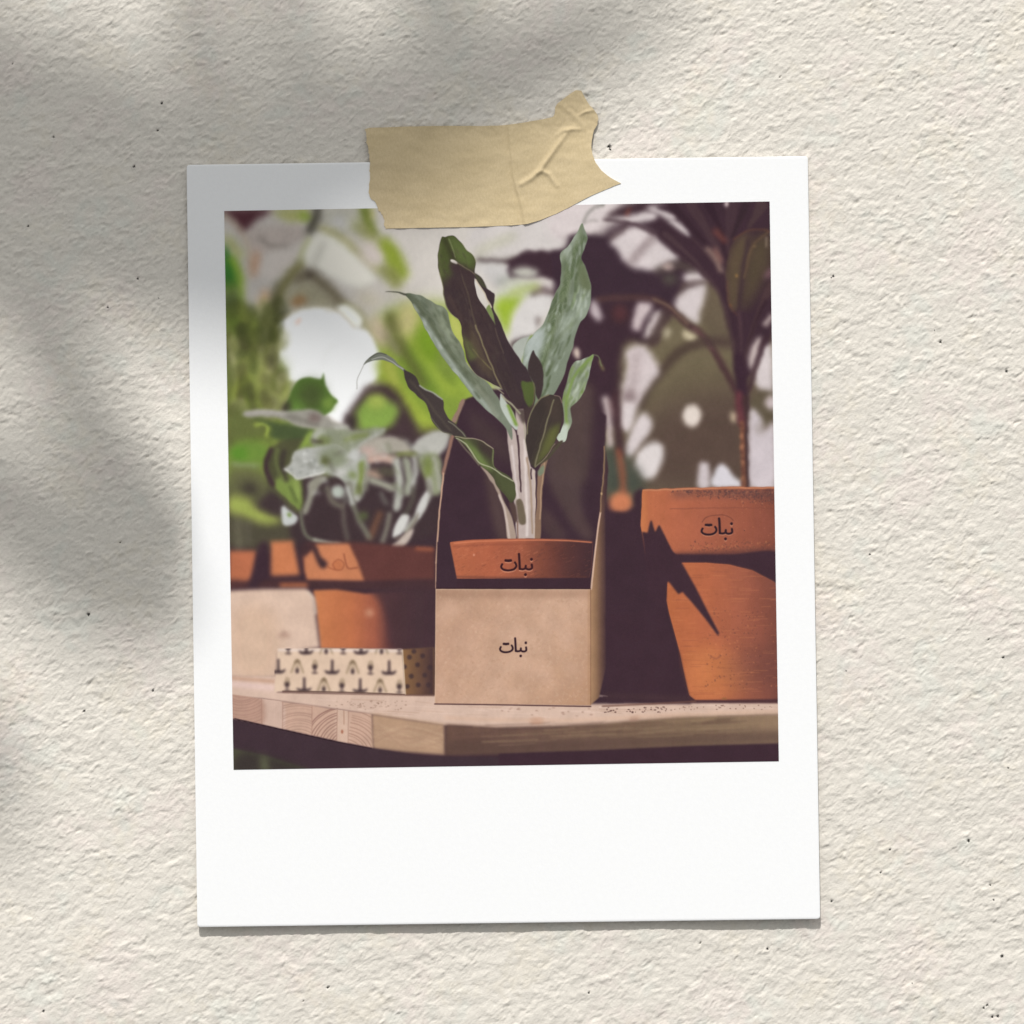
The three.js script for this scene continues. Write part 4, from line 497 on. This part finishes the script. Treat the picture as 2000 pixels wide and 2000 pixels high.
  F('b', leaf1, DK, 0.6); clip('b', leaf1, () => { veins('b', [700, 365, 820, 690, 860, 820, 920, 1010, 985, 1300, 1075, 1530, 1200, 1830, 1300, 2060], 34, 2.7, 46, [98, 86, 74], 0.3);
    F('b', [560, 330, 800, 320, 1000, 560, 990, 720, 860, 680, 740, 620, 720, 820, 600, 800], [82, 90, 50], 5); F('b', [700, 330, 830, 400, 960, 560, 900, 660, 780, 560, 720, 440], [94, 106, 58], 4); L('b', [660, 370, 720, 520, 740, 600], 7, [64, 62, 42], 3); L('b', [700, 365, 740, 470, 768, 570], 2, [128, 136, 88], 0.9); L('b', [600, 420, 592, 600, 620, 760], 5, [112, 118, 72], 2, 1, 0.6);
    F('b', [630, 800, 960, 760, 990, 900, 1100, 1180, 1200, 1700, 1100, 1700, 980, 1300, 900, 1000, 740, 900], [72, 56, 58], 6); F('b', [860, 1260, 960, 1320, 1060, 1560, 1180, 1850, 1080, 1820, 960, 1640, 870, 1450], [98, 84, 66], 4, 1, 0.8); F('b', [850, 1400, 920, 1480, 1000, 1620, 930, 1680, 880, 1560], [104, 110, 64], 3, 1, 0.8); L('b', [960, 1560, 1060, 1680, 1160, 1780], 2.2, [122, 112, 76], 1); L('b', [700, 1000, 800, 1160, 880, 1300], 9, [80, 64, 60], 3);
    mott('b', 1000, 1300, 1700, 300, 1.2, 150, [[60, 46, 52], [84, 70, 64], [76, 66, 60]], 0.35); L('b', [820, 690, 860, 820, 920, 1010, 985, 1300, 1075, 1530, 1200, 1830, 1300, 2060, 1400, 2180], 1.8, [100, 88, 70], 0.9, 1, 0.8); L('b', [985, 1300, 1075, 1530, 1200, 1830, 1300, 2060], 2.6, [132, 120, 90], 0.8); F('b', [840, 1280, 920, 1300, 930, 1460, 880, 1430], [66, 52, 52], 3, 1, 0.7);
  });
  L('b', [600, 740, 632, 840, 645, 960, 672, 1080, 724, 1172, 800, 1235], 1.3, [150, 150, 104], 0.6, 1, 0.8); L('b', [840, 420, 910, 505, 968, 555, 990, 620], 1.2, [150, 152, 110], 0.6, 1, 0.7);
  F('b', [718, 594, 760, 600, 796, 630, 780, 642, 728, 618], [222, 214, 204], 0.7); L('b', [790, 632, 880, 680, 960, 735, 1010, 775], 1.8, [134, 122, 96], 0.6); F('b', [720, 640, 790, 645, 960, 740, 975, 800, 820, 740, 740, 720], [70, 52, 56], 3, 1, 0.8);
  F('b', [980, 745, 1040, 780, 1080, 840, 1105, 900, 1060, 880, 1000, 800], [76, 74, 56], 1.2); L('b', [990, 805, 1060, 920, 1120, 1030, 1160, 1110], 2.4, [214, 200, 176], 0.7); L('b', [1200, 1330, 1230, 1440, 1290, 1600], 1.4, [112, 98, 80], 0.8, 1, 0.7);
  F('e', [1452, 420, 1500, 412, 1555, 420, 1562, 510, 1540, 625, 1490, 580], [86, 98, 52], 1.2); L('e', [1555, 420, 1562, 520, 1548, 620], 1.4, [118, 104, 78], 0.7);
  F('e', [1280, 500, 1380, 590, 1460, 640, 1560, 600, 1540, 700, 1470, 760, 1420, 680], [78, 62, 60], 2, 1, 0.8); L('e', [1290, 530, 1380, 610, 1440, 680], 3, [172, 166, 140], 0.9);
  // wavy left leaf
  F('e', [130, 270, 180, 208, 250, 168, 320, 178, 390, 228, 452, 290, 482, 318, 470, 330, 400, 272, 320, 236, 230, 228, 170, 248], [128, 130, 118], 0.6); L('e', [200, 222, 260, 205, 320, 212, 400, 262, 462, 310], 1.8, [184, 184, 174], 0.6); L('e', [180, 212, 250, 172, 320, 182], 1.2, [84, 84, 70], 0.6); L('e', [132, 268, 100, 330, 78, 400, 72, 470], 1.2, [150, 148, 140], 0.7, 1, 0.8);
  const wav = [465, 315, 480, 318, 560, 358, 610, 448, 700, 500, 770, 540, 798, 575, 806, 640, 830, 700, 870, 742, 950, 812, 1000, 880, 940, 880, 872, 855, 780, 820, 705, 745, 680, 660, 640, 580, 580, 530, 512, 462, 482, 400];
  F('e', wav, [74, 64, 62], 0.6); L('e', [600, 440, 660, 480, 740, 520, 790, 560], 2.4, [170, 170, 160], 0.9); L('e', [520, 400, 640, 540, 760, 700, 860, 820], 4, [92, 82, 72], 1.6, 1, 0.7); L('e', [840, 740, 920, 800, 985, 870], 1.8, [136, 132, 112], 0.7); L('e', [690, 710, 780, 815, 872, 852], 1.4, [112, 108, 92], 0.7);
  const wav2 = [890, 862, 950, 868, 1010, 880, 1130, 912, 1212, 970, 1226, 1010, 1222, 1080, 1240, 1135, 1330, 1190, 1388, 1245, 1406, 1330, 1395, 1400, 1362, 1420, 1300, 1345, 1240, 1275, 1210, 1205, 1110, 1112, 1050, 1040, 990, 950, 905, 892];
  F('e', wav2, [78, 78, 56], 0.6); clip('e', wav2, () => { F('e', [960, 880, 1060, 960, 1160, 1080, 1220, 1160, 1120, 1120, 1020, 1000], [112, 128, 72], 3); F('e', [1080, 900, 1210, 970, 1220, 1060, 1130, 1000], [72, 60, 56], 3); F('e', [1230, 1160, 1400, 1250, 1400, 1400, 1300, 1330], [84, 88, 58], 3); L('e', [1216, 980, 1218, 1080, 1240, 1140], 3, [118, 124, 82], 1); });
  L('e', [895, 868, 960, 880, 1060, 890, 1130, 915, 1215, 972], 1.6, [176, 160, 138], 0.6); L('e', [905, 885, 990, 930, 1040, 1010, 1100, 1090, 1200, 1130, 1300, 1195, 1385, 1245], 2, [182, 180, 150], 0.6); L('e', [920, 900, 1000, 990, 1100, 1110], 3, [128, 118, 98], 1, 1, 0.8);
  // small oval leaf in front
  const oval = [1562, 1132, 1510, 1050, 1490, 900, 1502, 780, 1542, 650, 1612, 552, 1682, 518, 1752, 530, 1792, 582, 1804, 680, 1780, 800, 1732, 920, 1664, 1020, 1605, 1090];
  F('e', oval, [68, 58, 54], 0.6); clip('e', oval, () => { veins('e', [1725, 560, 1665, 760, 1605, 970, 1566, 1120], 26, 2.5, 16, [100, 92, 74], 0.25); F('e', [1570, 1130, 1620, 960, 1680, 820, 1780, 760, 1740, 930, 1640, 1060], [100, 100, 58], 4); F('e', [1640, 560, 1760, 540, 1800, 640, 1740, 760], [76, 64, 58], 4); L('e', [1725, 560, 1665, 760, 1605, 970, 1566, 1120], 2.6, [128, 120, 94], 0.8); }); L('e', [1500, 850, 1505, 760, 1545, 650, 1615, 552, 1685, 518], 1.8, [138, 130, 100], 0.7); L('e', [1730, 522, 1770, 535, 1796, 590], 1.4, [150, 128, 110], 0.7); L('e', [1565, 1128, 1640, 1062, 1735, 930], 1.2, [150, 142, 110], 0.6);
  // --- carrier front
  const front = [851.5, 1149.5, 1153, 1150, 1153.5, 1377, 849.5, 1373.5];
  blur(0.5); x.fillStyle = lin(850, 1150, 1150, 1380, [[0, [188, 148, 122]], [0.25, [200, 158, 132]], [0.55, [206, 166, 140]], [0.8, [198, 156, 128]], [1, [186, 142, 110]]]); trace(pts('o', front), true, false); x.fill();
  clip('o', front, () => {
    for (let i = 0; i < 1500; i++) E('o', 850 + r() * 304, 1150 + r() * 228, 0.7 + r() * 2.2, 0.7 + r() * 3, r() * 3, r() < 0.5 ? [182, 140, 114] : [218, 180, 154], 0.5, 1, 0.22);
    for (let i = 0; i < 60; i++) E('o', 850 + r() * 304, 1150 + r() * 228, 6 + r() * 16, 6 + r() * 20, r() * 3, r() < 0.5 ? [190, 148, 120] : [214, 174, 148], 5, 1, 0.25);
    L('o', [851, 1151, 1153, 1151], 2, [206, 172, 146], 0.6); F('o', [851, 1153, 1153, 1153, 1153, 1166, 851, 1166], [160, 122, 100], 4, 1, 0.5); L('o', [1150, 1152, 1150, 1376], 3, [176, 134, 100], 1.4, 1, 0.6);
  }, false);
  L('o', [852, 1149, 1153, 1149.6], 1.5, [52, 30, 38], 0.5); L('o', [851.6, 1150, 850, 1373], 1.4, [214, 178, 150], 0.5, 1, 0.9); L('o', [1153, 1150, 1153.4, 1376], 1.4, [150, 108, 76], 0.6, 1, 0.8); L('o', [849, 1374.5, 960, 1376, 1100, 1378.5, 1154, 1379.5], 2.2, [70, 42, 44], 0.7);
  word(1003, 1272, 1, [54, 32, 42], 3.7, 0.5);
  // film grain
  x.filter = 'none'; x.setTransform(1, 0, 0, 1, 0, 0); const w = cv.width, hh = cv.height, src = x.getImageData(0, 0, w, hh).data, im = x.getImageData(0, 0, w, hh), q = im.data;
  for (let j = 0; j < hh; j++) { const amp = 1.1 * (1 - sstep(0.52, 0.6, j / hh)) + 0.2; for (let i = 0; i < w; i++) { // natural irregularity of outlines and tone
    const sx = clamp(i + amp * n1(i * 0.022, j * 0.022), 0, w - 1.01), sy = clamp(j + amp * n3(i * 0.022, j * 0.022), 0, hh - 1.01), x0 = sx | 0, y0 = sy | 0, fx = sx - x0, fy = sy - y0, o = (j * w + i) * 4, a = (y0 * w + x0) * 4, b = a + w * 4, m = 1 + 0.025 * n5(i * 0.012, j * 0.012) + 0.012 * n2(i * 0.05 + 9, j * 0.04);
    const pale = sstep(190, 235, src[a + 1]); for (let k = 0; k < 3; k++) q[o + k] = 1.035 * lerp(m, 1, pale) * ((src[a + k] * (1 - fx) + src[a + 4 + k] * fx) * (1 - fy) + (src[b + k] * (1 - fx) + src[b + 4 + k] * fx) * fy) - 7; const gy = 0.3 * q[o] + 0.59 * q[o + 1] + 0.11 * q[o + 2]; for (let k = 0; k < 3; k++) q[o + k] = lerp(gy, q[o + k], 0.9); } }
  for (let i = 0; i < q.length; i += 4) { const n = (r() - 0.5) * 8; q[i] += n; q[i + 1] += n; q[i + 2] += n; } x.putImageData(im, 0, 0);
  return cv;
}
{
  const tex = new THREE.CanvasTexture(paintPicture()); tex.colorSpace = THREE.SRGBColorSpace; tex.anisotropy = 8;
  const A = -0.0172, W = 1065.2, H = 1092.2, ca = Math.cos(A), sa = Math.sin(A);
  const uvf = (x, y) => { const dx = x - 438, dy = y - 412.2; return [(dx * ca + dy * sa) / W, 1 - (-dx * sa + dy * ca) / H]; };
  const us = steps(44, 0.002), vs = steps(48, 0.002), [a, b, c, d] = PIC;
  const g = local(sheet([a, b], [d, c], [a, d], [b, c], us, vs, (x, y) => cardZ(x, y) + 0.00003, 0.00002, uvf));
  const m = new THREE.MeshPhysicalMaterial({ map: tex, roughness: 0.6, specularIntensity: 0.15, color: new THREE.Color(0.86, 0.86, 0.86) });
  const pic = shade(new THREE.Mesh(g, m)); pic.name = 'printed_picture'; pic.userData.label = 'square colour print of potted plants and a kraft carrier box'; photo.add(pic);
}

// ------------------------------------------------------------------ masking tape
{
  const r = rng(17);
  const jag = (p, s, a) => { const o = []; for (let i = 0; i < p.length - 1; i++) { const n = Math.max(1, Math.round(Math.hypot(p[i + 1][0] - p[i][0], p[i + 1][1] - p[i][1]) / s)); for (let k = 0; k < n; k++) o.push([lerp(p[i][0], p[i + 1][0], k / n) + (i + k ? (r() - 0.5) * a : 0), lerp(p[i][1], p[i + 1][1], k / n) + (i + k ? (r() - 0.5) * a : 0)]); } o.push(p[p.length - 1]); return o; };
  const top = jag([[712, 252], [722, 249.5], [785, 247], [852, 245.5], [919, 245.7], [970, 245.4], [997, 242.7], [1020, 239.7], [1054, 233.6], [1074, 229.9], [1081, 227], [1083.7, 220], [1084.7, 209], [1088, 202.3], [1096, 196.3], [1108, 187.2], [1118, 179.8], [1125, 175.6], [1135.5, 177]], 14, 0.7);
  const right = jag([[1135.5, 177], [1139.6, 185.5], [1151.3, 205.7], [1160, 214], [1166.5, 223.5], [1168.8, 231], [1166.5, 242.7], [1160, 254.5], [1156.4, 271], [1154.7, 285], [1157.4, 301.6], [1163, 318], [1175, 333.6], [1192, 347], [1212.6, 358.3]], 7, 0.9);
  const bottom = jag([[1212.6, 358.3], [1188, 368], [1155, 382], [1121, 400], [1087, 417.5], [1054, 431], [1030, 437.5], [1003, 440.4], [919, 443.8], [852, 444.8], [753, 446.8]], 14, 0.6).reverse();
  const left = jag([[712, 252], [714, 261], [716, 278], [719.5, 291], [722.3, 318], [722.5, 349], [720.7, 381], [725, 388], [734, 394], [737, 400], [740, 412], [747.5, 419], [750, 430], [751, 441], [753, 446.8]], 4, 2.6);
  const us = [], vs = []; for (let i = 0; i <= 230; i++) us.push(i / 230); for (let i = 0; i <= 140; i++) vs.push(i / 140);
  const seg = (px, py, pts) => { let best = [1e9, 0, 0]; for (let i = 0; i < pts.length - 1; i++) { const [ax, ay] = pts[i], [bx, by] = pts[i + 1], dx = bx - ax, dy = by - ay, L = Math.hypot(dx, dy), t = clamp(((px - ax) * dx + (py - ay) * dy) / (L * L)), ex = px - ax - t * dx, ey = py - ay - t * dy, d = Math.hypot(ex, ey); if (d < best[0]) best = [d, Math.sign(dx * ey - dy * ex), (i + t) / (pts.length - 1)]; } return best; };
  const crease = [[991, 240], [994, 270], [997, 300], [1001.5, 345], [1008, 370], [1014, 390], [1019, 410], [1024, 440]];
  const ridges = [[[[1018, 360], [1036, 350], [1054, 334], [1075, 304], [1101, 268], [1108, 258]], 5.2, 0.0003], [[[1050, 338], [1060, 335], [1072, 341], [1088, 363]], 4.8, 0.0002], [[[1090, 262], [1101, 255], [1116, 252], [1130, 253]], 4.4, 0.00024], [[[1132, 225], [1142, 219], [1160, 214]], 3.2, 0.00016], [[[1098, 205], [1112, 218], [1128, 232], [1150, 260]], 6, 0.0001], [[[1010, 300], [1030, 290]], 5, 0.00004]];
  const zf = (x, y) => {
    const edgeY = lerp(322, 305, (x - 364) / 1213);
    const on = sstep(-80, 3, y - edgeY), wallZ = 0.00026 + 0.00006 * n1(x * 0.02, y * 0.02) + 0.00003 * n2(x * 0.06, y * 0.06);
    let z = lerp(wallZ, cardZ(x, y) + 0.00010, on);
    const [d, s] = seg(x, y, crease); z += 0.00015 * sstep(-1.8, 1.8, -d * s) * (1 - sstep(8, 60, s < 0 ? d : 0)) + 0.00004 * Math.exp(-((d / 3) ** 2)); z -= 0.00006 * Math.exp(-(((d - 6) / 4) ** 2)) * (s < 0 ? 0 : 1);
    for (const [p, w, h] of ridges) { const [dd, , t] = seg(x, y, p); z += h * Math.exp(-((dd / w) ** 2)) * (0.35 + 0.65 * Math.sin(Math.PI * clamp(t, 0.08, 0.92))); }
    z += 0.00003 * n3(x * 0.015, y * 0.03) + 0.000012 * n4(x * 0.05, y * 0.05);
    z += 0.00016 * sstep(425, 446, y) * clamp(0.25 + n5(x * 0.022, 3)) * (x < 1000 ? 1 : 0.3);   // loose lower edge
    return z;
  };
  const g = sheet(top, bottom, left, right, us, vs, zf, 0.00009, (x, y) => [x / 640, -y / 640]);
  const c = [PX(940), PY(320)]; g.translate(-c[0], -c[1], 0);
  const rt = rng(71);
  const map = texture(1024, (u, v, o) => { const x = u * 46, y = v * 46, f = 3.0 * n1(x * 0.16, y * 0.2) + 3.2 * n2(x * 2.2, y * 1.2) + 2.6 * n3(x * 6, y * 3) + (rt() - 0.5) * 9; o[0] = 216 + f; o[1] = 195 + f; o[2] = 155 + f * 1.1; }, true);
  const bump = texture(1024, (u, v, o) => { const x = u * 46, y = v * 46; o[0] = o[1] = o[2] = 128 + 40 * n4(x * 2.6, y * 1.1) + 30 * n5(x * 5, y * 2.4) + (rt() - 0.5) * 40; });
  const m = new THREE.MeshPhysicalMaterial({ map, bumpMap: bump, bumpScale: 0.00003, roughness: 0.68, specularIntensity: 0.5, color: new THREE.Color(0.84, 0.84, 0.84) });
  const tape = shade(new THREE.Mesh(g, m)); tape.name = 'masking_tape'; tape.position.set(c[0], c[1], 0);
  tape.userData = { label: 'torn strip of creased beige masking tape holding the photo', category: 'tape' };
  scene.add(tape);
}

// ------------------------------------------------------------------ leafy branch between the sun and the wall, above the view
{
  const at = (px, py, t) => new THREE.Vector3(PX(px), PY(py), 0).addScaledVector(SUN, t);   // where a leaf hangs whose shade falls at this spot of the wall
  const branch = new THREE.Group(); branch.name = 'leafy_branch';
  const root = at(-330, 500, 0.36); branch.position.copy(root); scene.add(branch);
  branch.userData = { label: 'leafy branch above the view whose soft shade falls on the wall', category: 'branch' };
  const mLeaf = new THREE.MeshPhysicalMaterial({ color: new THREE.Color(0.05, 0.10, 0.03), roughness: 0.6, side: THREE.DoubleSide });
  const mStem = new THREE.MeshStandardMaterial({ color: new THREE.Color(0.12, 0.09, 0.05), roughness: 0.8 });
  const stemPts = [[-420, -500], [-350, 0], [-330, 500], [-300, 1000], [-260, 1500]].map(([x, y], i) => at(x, y, 0.34 + 0.01 * i).sub(root));
  const stem = shade(new THREE.Mesh(new THREE.TubeGeometry(new THREE.CatmullRomCurve3(stemPts), 40, 0.0014, 8), mStem)); stem.name = 'stem'; branch.add(stem);
  const blade = (a, b, w, ta, tb, bend) => {
    const p0 = at(...a, ta), p1 = at(...b, tb), dir = p1.clone().sub(p0), side = new THREE.Vector3().crossVectors(dir, SUN).normalize(), up = new THREE.Vector3().crossVectors(side, dir).normalize(), pos = [], idx = [], n = 24, L = dir.length();
    for (let i = 0; i <= n; i++) { const t = i / n, hw = 0.5 * w * K * Math.pow(Math.sin(Math.PI * Math.pow(clamp(t, 0.012, 0.988), 0.8)), 0.75), c = p0.clone().addScaledVector(dir, t).addScaledVector(side, bend * K * Math.sin(Math.PI * t)).addScaledVector(up, 0.05 * L * Math.sin(Math.PI * t)).sub(root); for (const s of [-1, -0.5, 0, 0.5, 1]) { const q = c.clone().addScaledVector(side, s * hw).addScaledVector(up, 0.25 * hw * Math.abs(s)); pos.push(q.x, q.y, q.z); } }
    for (let i = 0; i < n; i++) for (let k = 0; k < 4; k++) { const o = i * 5 + k; idx.push(o, o + 5, o + 6, o, o + 6, o + 1); }
    const g = new THREE.BufferGeometry(); g.setAttribute('position', new THREE.Float32BufferAttribute(pos, 3)); g.setIndex(idx); g.computeVertexNormals();
    const m = shade(new THREE.Mesh(g, mLeaf)); m.name = 'leaf'; branch.add(m);
  };
  blade([-340, 560], [1370, -40], 270, 0.35, 0.30, 40);
  blade([-345, 330], [880, 400], 270, 0.35, 0.34, -30);
  blade([-340, 400], [860, 690], 180, 0.35, 0.30, -20);
  blade([-240, 210], [370, 1070], 120, 0.35, 0.14, 10);
  blade([-310, 770], [390, 1190], 205, 0.37, 0.24, 20);
  blade([-270, 1200], [50, 1640], 150, 0.37, 0.36, 0);
  blade([-350, 60], [600, 300], 130, 0.34, 0.32, -20);
  blade([-370, -180], [90, 130], 110, 0.34, 0.32, 0);
  blade([260, -420], [470, 260], 120, 0.34, 0.32, 0);
  blade([420, -420], [640, 260], 110, 0.34, 0.32, 0);
  blade([760, -400], [920, 200], 120, 0.34, 0.32, 0);
  blade([-345, 180], [700, 260], 120, 0.34, 0.32, -10);
}
renderer.render(scene, camera);
